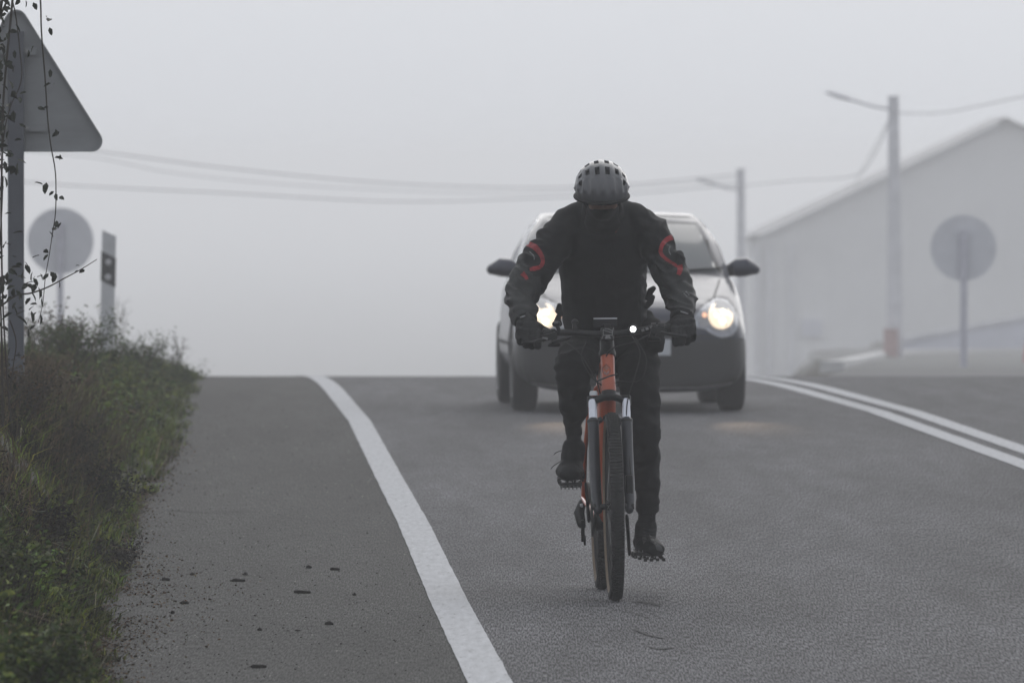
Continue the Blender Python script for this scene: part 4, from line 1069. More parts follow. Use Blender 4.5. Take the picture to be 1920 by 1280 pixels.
# sleeve ends and cuff glints, painted as small pale slivers
for nm, a, w_ in (('A', armA, wA), ('B', armB, wB)):
    p = Vector(a[-1][:3]); d_ = (Vector(a[-1][:3]) - Vector(a[-2][:3])).normalized(); e = p + d_ * .012
    MB().limb([(*(p - d_ * .01), a[-1][3] * 1.0), (*e, a[-1][3] * .92)], 18, roundcap=False).build('cuff', M['sleeve'], jacket)
for a_, b_ in (((976, 595), (984, 592)), ((1277, 584), (1290, 588))):
    p0 = LP(*a_, .262); p1 = LP(*b_, .262)
    h0 = jb.ray_cast(Vector((p0.x, -1, p0.z)), Vector((0, 1, 0))); y_ = (h0[0].y if h0[0] else .27) - .004
    p0.y = p1.y = y_; MB().limb([(*p0, .0022), (*p0.lerp(p1, .5), .0032), (*p1, .0022)], 8).build('cuff_glint', M['cuff'], jacket)
# buckles of the hip strap
for pts in ([(1214, 560), (1220, 545), (1226, 540)], [(1212, 575), (1219, 566), (1224, 556)], [(1052, 590), (1047, 583), (1049, 572)], [(1050, 608), (1045, 600), (1048, 592)]):
    MB().limb([J(a, b, .74, .010 + .004 * (i % 2), .008) for i, (a, b) in enumerate(pts)], 8).build('strap_end', M['jacket'], jacket)
# ---- trousers
def wl(p):
    rid = 1 - abs(noise.noise(Vector((p.x * 10, p.y * 8, p.z * 17))))
    return (rid - .8) * .024 + .0035 * noise.noise(Vector((p.x * 30, p.y * 20, p.z * 42)))
tr = MB()
for l in (legA, legB): tr.limb(l, 20)
tr.limb([(*hipA[:3], .095), (*hipB[:3], .095)], 18); tr.ell(hipc + Vector((0, .02, .03)), (.165, .12, .10))
tr.limb([J(1208, 598, .86, .04), J(1222, 615, .82, .045), J(1228, 640, .80, .05)], 14)
tme = fuse(tr, .009, 3, wl); trs = finish('trousers', tme, M['trousers'], per)
for l in (legA, legB):
    p = Vector(l[-1][:3]); d_ = (p - Vector(l[-2][:3])).normalized(); r_ = l[-1][3]
    MB().limb([(*(p - d_ * .02), r_ + .002), (*(p + d_ * .006), r_ + .003)], 18, roundcap=False).build('hem', M['trousers'], trs)
# ---- gloves
for hh, tp in ((hA, [None, None, None, 'lever']), (hB, ['lever', 'lever', None, None])):
    gm = hand(MB(), *hh, d=-.0035, tips=tp)
    gm.limb([(*(Vector(hh[1]) + (Vector(hh[1]) - Vector(hh[2])).normalized() * .02), .036), (*hh[1], .034)], 16)
    # padding over the knuckles
    for i in range(4): gm.ell(Vector(hh[2]) + Vector(hh[4]).normalized() * (-.036 + i * .0238) + Vector((0, -.004, .016)), (.0145, .018, .013))
    gme = fuse(gm, .0038, 2, lambda p: .0012 * noise.noise(p * 60)); finish('glove', gme, M['glove'], per)
# ---- shoes
def shoe(ankle, heel, ball, toe, side, w):
    sm = MB(); A_, H_, B_, T_ = map(Vector, (ankle, heel, ball, toe))
    sm.limb([(*H_, .034 * w, .038), (*H_.lerp(B_, .45), .038 * w, .046), (*B_, .050 * w, .038), (*T_, .037 * w, .028)], 22, (1, 0, 0))
    sm.limb([(*A_, .040 * w, .042), (*A_.lerp(H_.lerp(B_, .35), .6), .040 * w, .045), (*H_.lerp(B_, .3), .038 * w, .036)], 20, (1, 0, 0))
    me = fuse(sm, .005, 3, lambda p: .0016 * noise.noise(p * 45)); return finish('shoe', me, M['shoe'], per)
def sole(sh, H_, B_, T_, up, w):
    H_, B_, T_, up = map(Vector, (H_, B_, T_, up)); lug = MB(); sl = MB()
    sl.limb([(*(H_ - up * .032), .034 * w, .010), (*(H_.lerp(B_, .5) - up * .032), .036 * w, .009), (*(B_ - up * .028), .050 * w, .009), (*(T_ - up * .018), .036 * w, .009)], 20, (1, 0, 0))
    so = sl.build('sole', M['rubber'], sh)
    for i in range(7):
        for j in range(4):
            f = i / 6; p = H_.lerp(B_, f * 1.35) if f < .74 else B_.lerp(T_, (f * 1.35 - 1) * 2.4)
            wd = .034 + .014 * math.sin(math.pi * min(1, f)); pos = p - up * .043 + Vector(((j - 1.5) / 1.5 * wd * w, 0, 0))
            MB().box(pos, (.014, .013, .012)).build('lug', M['rubber'], sh, False)
aB = LP(1212, 985, .905); HB_ = LP(1204, 1016, .93); BB_ = LP(1216, 1024, .84); TB_ = LP(1229, 1030, .775)
sB = shoe(aB, HB_, BB_, TB_, 1, 1.12); sole(sB, HB_, BB_, TB_, (0, 0, 1), 1.08)
aA = LP(1076, 838, .675); HA_ = LP(1074, 862, .70); BA_ = LP(1069, 884, .635); TA_ = LP(1068, 889, .585)
sA = shoe(aA, HA_, BA_, TA_, -1, 1.2); sole(sA, HA_ , BA_, TA_, (0, -.35, .94), 1.0)
for l, a_, k_ in ((legA, aA, .82), (legB, aB, .95)):
    MB().limb([(*l[-2][:3], .034 * k_), (*l[-1][:3], .036 * k_), (*Vector(l[-1][:3]).lerp(a_, .5), .037 * k_), (*a_, .039 * k_)], 16).build('sock', M['trousers'], per)
# laces and overlays
MB().tube(smooth_path([LP(1054, 844, .62), LP(1043, 848, .60), LP(1039, 852, .59)], 3), .0017, 6).build('lace', M['lace'], sA)
MB().tube(smooth_path([LP(1052, 864, .61), LP(1038, 873, .58), LP(1033, 879, .57)], 3), .0017, 6).build('lace', M['lace'], sA)
MB().tube(smooth_path([LP(1221, 962, .87), LP(1224, 966, .86), LP(1223, 972, .86), LP(1220, 974, .87)], 4), .0022, 6).build('pull_loop', M['lace'], sB)
for k in range(4):
    MB().tube(smooth_path([LP(1206, 990 + k * 7, .825 - k * .012), LP(1217, 993 + k * 7, .80 - k * .012), LP(1229, 992 + k * 8, .82 - k * .012)], 3), .002, 6).build('lace', M['lace'], sB)
sbv = bvh_of(sB.data)
for pts in ([(1205, 1008), (1211, 1003), (1213, 1012), (1206, 1020)], [(1218, 1002), (1226, 1008), (1228, 1020), (1222, 1016)], [(1226, 1014), (1240, 1024), (1243, 1034), (1230, 1030)]):
    patch(sbv, [(lambda p: (p.x, p.z))(LP(a, b, .80)) for a, b in pts], .0015, 'shoe_overlay', M['shoegrey'], sB, 2, -1)
# ---- helmet: shell with deep vents between ribs
hc = LP(1128, 352, .475); HRX2 = Matrix.Rotation(R(13), 3, 'X')
hx, hy, hz_ = .109, .138, .110
inner = MB().ell(hc, (hx - .012, hy - .012, hz_ - .012), HRX2, 40, 24)
im = inner.build('helmet', M['vent'], per)
# cut the lower part away
def cutlow(o, zc, keep_above=True):
    b = bmesh.new(); b.from_mesh(o.data)
    nrm = HRX2 @ Vector((0, 0, 1)); pt = hc + nrm * zc
    bmesh.ops.bisect_plane(b, geom=b.verts[:] + b.edges[:] + b.faces[:], plane_co=pt, plane_no=nrm, clear_inner=True)
    b.to_mesh(o.data); b.free()
cutlow(im, -.034)
# outer shell grid in (lateral angle u, fore-aft angle v); ribs run fore-aft
NU, NV = 90, 90; b = bmesh.new(); grid = {}
def vent(u, v):
    """True where a vent opening lies; u lateral -1..1, v front(-1)..back(1)"""
    for uc in (-.60, -.36, -.12, .12, .36, .60):
        if abs(u - uc * (1.0)) < .062 * (1 - .2 * abs(v)):
            for v0, v1 in ((-.40, -.22), (-.10, .10), (.2, .66)) + (((-.66, -.46),) if abs(uc) > .5 else ()):
                sh = .06 * abs(uc) * 3
                if v0 + sh < v < v1 + sh * .5: return True
    return False
def ring_pt(u, v, e):
    x = math.sin(u * math.pi / 2); c = math.cos(u * math.pi / 2)
    a = v * R(118)
    return hc + HRX2 @ Vector((x * (hx + e), math.sin(a) * c * (hy + e), math.cos(a) * c * (hz_ + e)))
for i in range(NU + 1):
    for j in range(NV + 1):
        u = -1 + 2 * i / NU; v = -1 + 2 * j / NV; u = max(-.985, min(.985, u))
        fr_ = max(0, min(1, (-.40 - v) / .05)) * max(0, min(1, (v + .78) / .10)); rib = .0008 - .0035 * math.cos(u / .24 * 2 * math.pi) * (.25 + fr_)
        grid[i, j] = b.verts.new(ring_pt(u, v, -rib))
for i in range(NU):
    for j in range(NV):
        u = -1 + 2 * (i + .5) / NU; v = -1 + 2 * (j + .5) / NV
        if not vent(u, v): b.faces.new((grid[i, j], grid[i, j + 1], grid[i + 1, j + 1], grid[i + 1, j]))
for v_ in [v for v in b.verts if not v.link_faces]: b.verts.remove(v_)
bmesh.ops.recalc_face_normals(b, faces=b.faces)
nrm = HRX2 @ Vector((0, 0, 1)); bmesh.ops.bisect_plane(b, geom=b.verts[:] + b.edges[:] + b.faces[:], plane_co=hc + nrm * -.028, plane_no=nrm, clear_inner=True)
bmesh.ops.solidify(b, geom=b.faces[:], thickness=.010)
me = bpy.data.meshes.new('shell'); b.to_mesh(me); b.free(); shell = finish('shell', me, M['helmet'], im)
# rim band and side straps
rim = MB(); ring = []
for k in range(49):
    a = 2 * math.pi * k / 48; zc = -.034; f = math.sqrt(max(0, 1 - (zc / hz_) ** 2)); ring.append(hc + HRX2 @ Vector((math.cos(a) * hx * f, math.sin(a) * hy * f, zc)))
rim.limb([(*p, .008, .010) for p in ring], 10, roundcap=False).build('rim', M['vent'], im)
for s in (-1, 1):
    MB().tube(smooth_path([hc + HRX2 @ Vector((s * .095, -.02, -.04)), headc + HRX @ Vector((s * .082, -.02, -.05)), headc + HRX @ Vector((s * .035, -.045, -.125))], 4), .004, 6).build('chin_strap', M['vent'], im)
for s, a, bq in ((-1, (1098, 370), (1104, 372)), (1, (1160, 366), (1172, 356))):
    pass

# ------------------------------------------------------------------ the verge
def area(n, y0, y1, d0, d1, bias=1.6):
    u = rng.random(n); y = y0 + (y1 - y0) * u ** bias
    d = d0 + (d1 - d0) * rng.random(n); x = edge_x(y) - d; return x, y, d
def nz(x, y, s, o=0.0): return np.array([noise.noise(Vector((a * s, b * s * .45, o))) for a, b in zip(x, y)])
def blades(name, x, y, h, w, lean, m, tint, label=None, z0=None, bend=.5):
    n = len(x); z = ground_z(x, y) - .02 if z0 is None else z0
    a = rng.random(n) * 2 * np.pi; dx, dy = np.cos(a), np.sin(a)
    f = rng.random(n) * 2 * np.pi; wx, wy = np.cos(f) * w / 2, np.sin(f) * w / 2 * .6
    L = lean * h * (.3 + rng.random(n)); V_ = np.zeros((n, 5, 3))
    for k, (t, ww) in enumerate(((0, 1), (.55, .8))):
        cx = x + dx * L * t ** 2; cy_ = y + dy * L * t ** 2; cz = z + h * t
        V_[:, 2 * k] = np.stack([cx - wx * ww, cy_ - wy * ww, cz], 1); V_[:, 2 * k + 1] = np.stack([cx + wx * ww, cy_ + wy * ww, cz], 1)
    V_[:, 4] = np.stack([x + dx * L * 1.1, y + dy * L * 1.1, z + h * (1 - bend * lean * .5)], 1)
    base = (np.arange(n) * 5)[:, None]
    loops = np.concatenate([base + np.array([0, 1, 3, 2]), base + np.array([2, 3, 4])], 1).ravel()
    sizes = np.tile([4, 3], n)
    T = np.repeat(tint, 5, 0)
    o = fastmesh(name, V_.reshape(-1, 3), loops, sizes, m, T); o['kind'] = 'stuff'; return o
def patchy(t, x, y, amt=.55, o=50.):
    f = 1 + amt * 2.2 * nz(x, y, 1.6, o) + amt * .9 * nz(x, y, 5.5, o + 9)
    return t * np.clip(f, .25, 2.2)[:, None]
def tints(n, lo, hi, warm=.1):
    b = lo + (hi - lo) * rng.random(n); r = 1 + warm * (rng.random(n) - .3) * 2
    return np.stack([b * r, b, b * (1 - warm * rng.random(n))], 1)
def bank_growth(y, d):   # vegetation is taller and thicker on the bank than at the asphalt
    return .4 + .6 * sst(d / .35)
def pxof(x, y): return 960 + x * FPX / y
# short green grass hugging the asphalt
x, y, d = area(90000, 27, 100, -.07, 1.0); k = nz(x, y, 3.1) 
keep = (d > -.02 + .16 * nz(x, y, 2.6, 3) + .05 * nz(x, y, 9, 4)) & (k + rng.random(len(x)) * .5 > .02) & (d < .22 + .3 * rng.random(len(x)) + .25 * nz(x, y, 2, 61))
x, y, d = x[keep], y[keep], d[keep]
h = (.04 + .13 * rng.random(len(x)) ** 1.4) * (.55 + .45 * sst(d / .15)) * (1 + .7 * nz(x, y, 2, 7))
blades('grass', x, y, h, .0050 + .005 * rng.random(len(x)), .9, M['grass'], patchy(tints(len(x), .35, 1.5, .3), x, y))
# taller grass in tufts
nt_ = 1300; tx, ty, td = area(nt_, 28, 98, .03, 1.5)
keep = (td < .45) | (rng.random(nt_) < .3); tx, ty, td = tx[keep], ty[keep], td[keep]; nt_ = len(tx)
r = rng.random((nt_, 26)) * .045; a = rng.random((nt_, 26)) * 6.283
x = (tx[:, None] + r * np.cos(a)).ravel(); y = (ty[:, None] + 1.5 * r * np.sin(a)).ravel(); th = np.repeat(.09 + .14 * rng.random(nt_), 26) * (.5 + .7 * rng.random(len(x)))
blades('grass_tufts', x, y, th * bank_growth(y, edge_x(y) - x), .0075, .75, M['grass'], patchy(tints(len(x), .3, 1.3, .3), x, y))
# dry brown stalks on the bank
x, y, d = area(46000, 41, 66, .16, 2.0, 1.0); k = nz(x, y, 1.7, 11)
keep = (k > -.16) & (d > .1 + .2 * (nz(x, y, 3, 5))) ; x, y, d = x[keep], y[keep], d[keep]
h = (.10 + .20 * rng.random(len(x)) ** 1.5) * np.interp(y, [41, 50, 62, 66], [.7, .95, .85, .6])
blades('dry_grass', x, y, h, .0035 + .003 * rng.random(len(x)), .6, M['dry'], patchy(tints(len(x), .12, 1.15, .2), x, y, .6, 80.), bend=.8)
x, y, d = area(16000, 28, 46, .02, 1.2, 1.1); h = .05 + .12 * rng.random(len(x))
blades('dry_grass', x, y, h * bank_growth(y, d), .0035, .9, M['dry'], tints(len(x), .2, 1.1, .25))
# leafy low weeds
def leaves(name, P, size, m, tint, flat=.5):
    n = len(P); u = rng.normal(size=(n, 3)); u[:, 2] *= flat; u /= np.linalg.norm(u, axis=1)[:, None]
    v = np.cross(u, rng.normal(size=(n, 3))); v /= np.linalg.norm(v, axis=1)[:, None]; w = np.cross(u, v)
    s = size[:, None]; V_ = np.zeros((n, 6, 3))
    V_[:, 0] = P; V_[:, 1] = P + u * s * .35 + v * s * .26 + w * s * .06; V_[:, 2] = P + u * s * .8 + v * s * .17 + w * s * .02
    V_[:, 3] = P + u * s * 1.05 - w * s * .10; V_[:, 4] = P + u * s * .8 - v * s * .17 + w * s * .02; V_[:, 5] = P + u * s * .35 - v * s * .26 + w * s * .06
    b = (np.arange(n) * 6)[:, None]; loops = np.concatenate([b + np.array([0, 1, 2, 3]), b + np.array([0, 3, 4, 5])], 1).ravel()
    return fastmesh(name, V_.reshape(-1, 3), loops, np.full(2 * n, 4), m, np.repeat(tint, 6, 0))
npl = 2600; tx, ty, td = area(npl, 28, 96, .14, 2.0, 1.35)
kk = nz(tx, ty, 1.3, 21); keep = (kk > -.04) & ((ty < 38 + 3 * rng.random(npl)) | (ty > 56 + 6 * rng.random(npl))); tx, ty, td = tx[keep], ty[keep], td[keep]; npl = len(tx)
per_ = 46; hh = (.09 + .17 * rng.random(npl)) * (.5 + .5 * sst(td / .3)) * np.interp(ty, [30, 60, 80, 95], [1, 1, .7, .5])
t = rng.random((npl, per_)); rr = .035 + .045 * rng.random((npl, per_)); a = rng.random((npl, per_)) * 6.283
P = np.stack([(tx[:, None] + rr * np.cos(a) * (.5 + t)).ravel(), (ty[:, None] + 1.3 * rr * np.sin(a) * (.5 + t)).ravel(), (ground_z(tx, ty)[:, None] + hh[:, None] * (.1 + .9 * t)).ravel()], 1)
o = leaves('leafy_weeds', P, .014 + .036 * rng.random(len(P)) ** 1.8, M['weed'], patchy(tints(len(P), .25, 1.7, .3), P[:, 0], P[:, 1])); o['kind'] = 'stuff'
# dead dark twiggy mass
npl = 430; tx, ty, td = area(npl, 35.5, 58, .10, 1.3, 1.3); kk = nz(tx, ty, 1.2, 33); keep = (kk > -.12) & ((ty < 48) | (kk > .12)); tx, ty = tx[keep], ty[keep]; npl = len(tx)
x = np.repeat(tx, 40) + rng.normal(size=npl * 40) * .05; y = np.repeat(ty, 40) + rng.normal(size=npl * 40) * .06
blades('dead_twigs', x, y, (.06 + .2 * rng.random(len(x))) * np.interp(y, [40, 60, 80, 88], [1, 1, .65, .4]), .003, 1.1, M['darkweed'], tints(len(x), .5, 1.3, .2), bend=.6)
npl2 = npl * 30; P = np.stack([np.repeat(tx, 30) + rng.normal(size=npl2) * .055, np.repeat(ty, 30) + rng.normal(size=npl2) * .06, ground_z(np.repeat(tx, 30), np.repeat(ty, 30)) + .02 + .17 * rng.random(npl2) * np.interp(np.repeat(ty, 30), [40, 60, 80, 88], [1, 1, .65, .4])], 1)
o = leaves('dead_leaves', P, .008 + .012 * rng.random(npl2), M['darkweed'], tints(npl2, .5, 1.4, .2)); o['kind'] = 'stuff'
# litter and soil crumbs creeping over the asphalt edge
n = 26000; y = 28 + 38 * rng.random(n) ** 1.3; dd = rng.exponential(1, n) * (.045 + .085 * np.exp(-((y - 42.5) / 3.6) ** 2)) - .05; x = edge_x(y) + dd
P = np.stack([x, y, road_z(y) + .004 + .006 * rng.random(n)], 1)
keep = (nz(x, y, 2.2, 41) > -.25); P = P[keep]
o = leaves('leaf_litter', P, .004 + .013 * rng.random(len(P)) ** 2, M['litter'], tints(len(P), .4, 2.4, .2), .25); o['kind'] = 'stuff'
# tall loose stalks standing above the rest
n = 1500; x, y, d = area(n, 40, 92, .08, 1.9, 1.0)
blades('tall_stalks', x, y, (.22 + .28 * rng.random(n) ** 1.6) * np.interp(y, [40, 60, 80, 92], [.9, 1, .8, .6]), .0045, .45, M['dry'], tints(n, .2, 1.3, .2), bend=.6)
# pebbles
def pebbles(name, n, x, y, s, m, up=.0):
    base = np.array([(1, 0, 0), (-1, 0, 0), (0, 1, 0), (0, -1, 0), (0, 0, .75), (0, 0, -.4)], float)
    faces = np.array([(0, 2, 4), (2, 1, 4), (1, 3, 4), (3, 0, 4), (2, 0, 5), (1, 2, 5), (3, 1, 5), (0, 3, 5)])
    a = rng.random(n) * 6.283; ca, sa = np.cos(a), np.sin(a); V_ = np.zeros((n, 6, 3))
    j = base[None] * (.65 + .7 * rng.random((n, 6, 1)))
    V_[..., 0] = (j[..., 0] * ca[:, None] - j[..., 1] * sa[:, None]) * s[:, None] + x[:, None]
    V_[..., 1] = (j[..., 0] * sa[:, None] + j[..., 1] * ca[:, None]) * s[:, None] + y[:, None]
    V_[..., 2] = j[..., 2] * s[:, None] * .8 + road_z(y)[:, None] + s[:, None] * .2
    loops = (faces.ravel()[None] + (np.arange(n) * 6)[:, None]).ravel()
    o = fastmesh(name, V_.reshape(-1, 3), loops, np.full(n * 8, 3), m); o['kind'] = 'stuff'; return o
n = 4200; y = 31 + 45 * rng.random(n) ** 1.5; x = edge_x(y) + (line_x(y) - edge_x(y)) * rng.random(n) ** 1.5
pebbles('gravel', n, x, y, .0015 + .0045 * rng.random(n) ** 3, M['debris'])
n = 620; y = 31 + 40 * rng.random(n) ** 1.6; x = edge_x(y) + (line_x(y) - edge_x(y)) * rng.random(n)
pebbles('pale_gravel', n, x, y, .0015 + .004 * rng.random(n) ** 2, M['rock'])
n = 160; y = 32 + 30 * rng.random(n) ** 1.3; x = line_x(y) + .2 + 3.2 * rng.random(n)
pebbles('gravel', n, x, y, .0015 + .0035 * rng.random(n) ** 2, M['rock'])
n = 26; y = 35.5 + 14 * rng.random(n); x = line_x(y) + (rng.random(n) - .5) * .13
pebbles('gravel', n, x, y, .003 + .003 * rng.random(n), M['debris'])
def chip(px, py, w, label, grp=None):
    D = CAM_H * FPX / (py - 308); c = PX(px, py, D); L_ = w * D / FPX
    mb = MB(); r = random.Random(px)
    mb.limb([((t - .5) * L_, (r.random() - .5) * .01, .0018 + r.random() * .0016, .004 + .003 * math.sin(math.pi * min(1, t + .1)) + r.random() * .002, .0014 + .0016 * r.random()) for t in np.linspace(0, 1, 6)], 8)
    o = mb.build('bark_chip', M['debris'], None, False); o.location = (c.x, c.y, 0.002); o.rotation_euler = (0, 0, r.random() * .5 - .25)
    tag(o, label, 'bark chip', grp or 'dark bark chips on the shoulder'); return o
chip(445, 1090, 27, 'long flat dark bark chip midway between the verge and the white line')
chip(566, 1112, 31, 'thin dark bark sliver nearest the white line on the shoulder')
chip(483, 1252, 31, 'dark bark chip lowest in the picture on the shoulder')
chip(309, 1088, 16, 'dark bark crumb closest to the grassy verge')
for px, py, w in ((345, 1132, 16), (617, 1171, 15), (628, 1069, 17), (459, 1078, 9), (322, 1150, 8), (558, 1184, 8), (487, 1182, 7), (360, 1078, 7), (579, 1065, 9), (664, 1116, 6)):
    chip(px, py, w, 'small dark bark crumb lying loose on the shoulder asphalt', 'small bark crumbs on the shoulder')
# cracks and tar marks
cm = MB()
def crk(pts, w):
    P = [(lambda D: PX(a, b, D))(CAM_H * FPX / (b - 308)) for a, b in pts]
    P = smooth_path(P, 8); rr_ = random.Random(int(pts[0][0])); vs = []; n = len(P)
    for i, p in enumerate(P):
        ww = w * (.4 + .8 * rr_.random()) * (math.sin(math.pi * (i + .5) / n)) ** .5; jy = (rr_.random() - .5) * w * .8
        vs += [(p.x, p.y - ww / 2 + jy, .003), (p.x, p.y + ww / 2 + jy, .003)]
    cm.add(vs, [(2 * i, 2 * i + 1, 2 * i + 3, 2 * i + 2) for i in range(n - 1)])
crk([(255, 960), (320, 957), (390, 961), (478, 958)], .10); crk([(255, 1046), (320, 1038), (385, 1043)], .035); crk([(262, 985), (300, 990), (330, 1000)], .03)
crk([(1192, 1128), (1215, 1131), (1240, 1136)], .22); crk([(1186, 1180), (1214, 1190), (1246, 1197)], .13); crk([(1206, 1210), (1236, 1217), (1266, 1214)], .09); crk([(1170, 1142), (1190, 1151), (1214, 1158)], .08); crk([(1210, 1140), (1226, 1150), (1236, 1160)], .10)
crk([(850, 770), (862, 772), (872, 771)], .2); crk([(1080, 1000), (1088, 1010), (1092, 1016)], .0)
o = cm.build('crack', M['crack'], None, False); o['kind'] = 'stuff'

# ------------------------------------------------------------------ plants one can point at
def leaf_mesh(m):
    me = bpy.data.meshes.new('leaf')
    me.from_pydata([(0, 0, 0), (.35, .27, .07), (.8, .2, .03), (1.05, 0, -.12), (.8, -.2, .03), (.35, -.27, .07), (.5, 0, -.02)], [], [(0, 1, 6), (1, 2, 6), (2, 3, 6), (3, 4, 6), (4, 5, 6), (5, 0, 6)])
    me.materials.append(m); return me
LEAF = leaf_mesh(M['leaf'])
def put_leaf(root, p, size, r):
    o = bpy.data.objects.new('leaf', LEAF); COL.objects.link(o); o.parent = root; o.location = p
    o.scale = (size, size, size); o.rotation_euler = (r.uniform(-1.2, 1.2), r.uniform(-.4, 1.6), r.uniform(0, 6.28)); return o
bd0 = 44.0
root_w = PX(-40, 700, bd0); root_w.z = float(ground_z(root_w.x, bd0)) - .02
br = thing('bramble', 'tall thin bramble with long bare canes hanging in front of the triangular sign', 'bramble', root_w)
def W2(px, py, D=bd0): return PX(px, py, D) - root_w
rb = random.Random(5)
def cane(pts, r0, r1):
    P = smooth_path(pts, 5); n = len(P)
    MB().limb([(*p, r0 + (r1 - r0) * i / n) for i, p in enumerate(P)], 6, roundcap=False).build('cane', M['bark'], br)
    return P
g0 = Vector((0, 0, 0))
# pale straws arching out of the verge
ns = 420; x, y, d = area(ns, 33, 74, .0, 1.2, 1.2)
blades('pale_straw', x, y, .10 + .22 * rng.random(ns), .006, 1.3, mat('straw', (.16, .14, .09), .8, spec=.15, col2=(.26, .23, .16), attr='tint'), tints(ns, .5, 1.2, .2), bend=1.0)
c1 = cane([g0, W2(-55, 400), W2(-20, 100), W2(40, -45), W2(68, -40), W2(76, 0), W2(78, 60), W2(85, 150), W2(89, 215), W2(95, 270), W2(103, 315), W2(105, 350), W2(104, 400), W2(98, 440), W2(92, 480), W2(85, 520), W2(80, 570), W2(71, 606)], .005, .0014)
c2 = cane([g0 + Vector((.02, 0, 0)), W2(-30, 300), W2(-5, 60), W2(15, -40), W2(24, -20), W2(22, 20), W2(12, 120), W2(6, 200), W2(4, 300), W2(2, 380), W2(3, 470), W2(5, 560), W2(9, 640), W2(14, 720), W2(22, 800)], .006, .003)
c3 = cane([W2(10, -40), W2(28, 20), W2(38, 100), W2(41, 140), W2(36, 165), W2(20, 200), W2(8, 250), W2(3, 330)], .003, .002)
c4 = cane([W2(5, 800), W2(4, 700), W2(2, 600), W2(-2, 500), W2(3, 400), W2(6, 330)], .005, .0025)
c5 = cane([g0 + Vector((.0, .05, 0)), W2(-20, 620), W2(20, 560), W2(60, 549), W2(90, 538), W2(120, 522), W2(150, 506), W2(182, 486)], .005, .0014)
c6 = cane([W2(18, 600), W2(30, 640), W2(24, 690), W2(14, 760)], .003, .002)
spots = [(62, 4, 9), (70, 6, 7), (90, 42, 12), (94, 50, 9), (86, 34, 8), (62, 85, 10), (55, 92, 8), (25, 118, 11), (30, 122, 8), (95, 130, 9), (95, 155, 10), (103, 160, 7), (35, 180, 10), (38, 176, 8), (72, 202, 9), (80, 205, 9), (25, 205, 11),
         (112, 248, 10), (106, 240, 8), (118, 296, 10), (114, 288, 6), (24, 311, 15), (34, 306, 12), (8, 330, 13), (4, 345, 10), (88, 341, 13), (82, 345, 10), (105, 362, 9), (112, 368, 9), (100, 358, 7), (108, 412, 9), (114, 418, 8), (97, 431, 9), (92, 433, 8),
         (82, 470, 10), (92, 478, 9), (76, 477, 10), (96, 508, 10), (104, 512, 11), (90, 512, 9), (70, 536, 13), (60, 548, 12), (80, 556, 11), (76, 540, 9), (66, 528, 11), (60, 582, 13), (78, 588, 12), (70, 586, 9), (55, 612, 12), (65, 610, 9), (30, 592, 17), (22, 586, 15),
         (158, 505, 8), (138, 512, 7), (110, 526, 8), (150, 498, 5), (60, 510, 11), (64, 520, 10), (74, 514, 8), (50, 530, 9), (22, 440, 12), (12, 452, 13), (18, 460, 12), (6, 470, 10), (20, 500, 14), (8, 520, 15), (26, 540, 12), (10, 560, 12), (34, 520, 12), (44, 505, 10), (2, 612, 12),
         (18, 650, 9), (24, 668, 9), (20, 690, 8), (10, 700, 8), (28, 720, 7), (2, 20, 12), (10, 30, 12), (20, 10, 12), (16, 60, 10), (4, 80, 12), (28, 45, 11), (30, 5, 12), (38, 0, 10), (50, 2, 8), (8, 140, 9), (2, 180, 10), (12, 225, 9), (3, 265, 10), (14, 280, 8), (2, 375, 9), (10, 400, 8)]
for px, py, s in spots:
    put_leaf(br, W2(px + rb.uniform(-2, 2), py + rb.uniform(-2, 2), bd0 + rb.uniform(-.05, .05)), s / 455 * 1.75, rb)
for _ in range(110):
    px = abs(rb.gauss(0, 16)) - 8; py = rb.uniform(-40, 320); put_leaf(br, W2(px, py, bd0 + rb.uniform(-.15, .15)), rb.uniform(14, 24) / 455, rb)
for _ in range(45):
    px = rb.uniform(-14, 70); py = rb.gauss(525, 40); put_leaf(br, W2(px, py, bd0 + rb.uniform(-.15, .15)), rb.uniform(13, 22) / 455, rb)

def shrub(name, px, py, D, H, spread, nb, nl, ls, lm, tn, label, cat, twig=.0022, leafy=True, seed=1):
    r = random.Random(seed); c = PX(px, py, D); gz = float(ground_z(c.x, D)) - .02
    t = thing(name, label, cat, (c.x, D, gz)); mb = MB(); tips = []
    for i in range(nb):
        a = r.random() * 6.283; s = spread * (.3 + .7 * r.random()); hh_ = H * (.55 + .45 * r.random())
        p0 = Vector((r.gauss(0, .02), r.gauss(0, .03), 0)); p3 = p0 + Vector((math.cos(a) * s, math.sin(a) * s, hh_)); pm = p0.lerp(p3, .5) + Vector((r.gauss(0, .02), r.gauss(0, .02), hh_ * .12))
        P = smooth_path([p0, pm, p3], 4); mb.limb([(*p, twig * (1.2 - .8 * k / len(P))) for k, p in enumerate(P)], 4, roundcap=False); tips += P[2:]
        for _ in range(3):
            q = P[r.randrange(3, len(P))]; e = q + Vector((r.gauss(0, .05), r.gauss(0, .05), r.uniform(.0, .09))) * (spread / .2)
            mb.limb([(*q, twig * .6), (*q.lerp(e, .5), twig * .5), (*e, twig * .3)], 4, roundcap=False); tips += [q.lerp(e, .5), e]
    mb.build('stem', M['bark'], t)
    n = nl; P = np.array([tips[r.randrange(len(tips))] for _ in range(n)]) + rng.normal(size=(n, 3)) * spread * .10
    o = leaves('foliage', P, ls * (.6 + .8 * rng.random(n)), lm, tn(n)); o.parent = t
    return t
shrub('dark_shrub', 195, 930, 49.5, .30, .16, 26, 1700, .015, M['darkweed'], lambda n: tints(n, .6, 1.5, .2), 'dark withered shrub leaning over the asphalt edge halfway along the verge', 'shrub', seed=2)
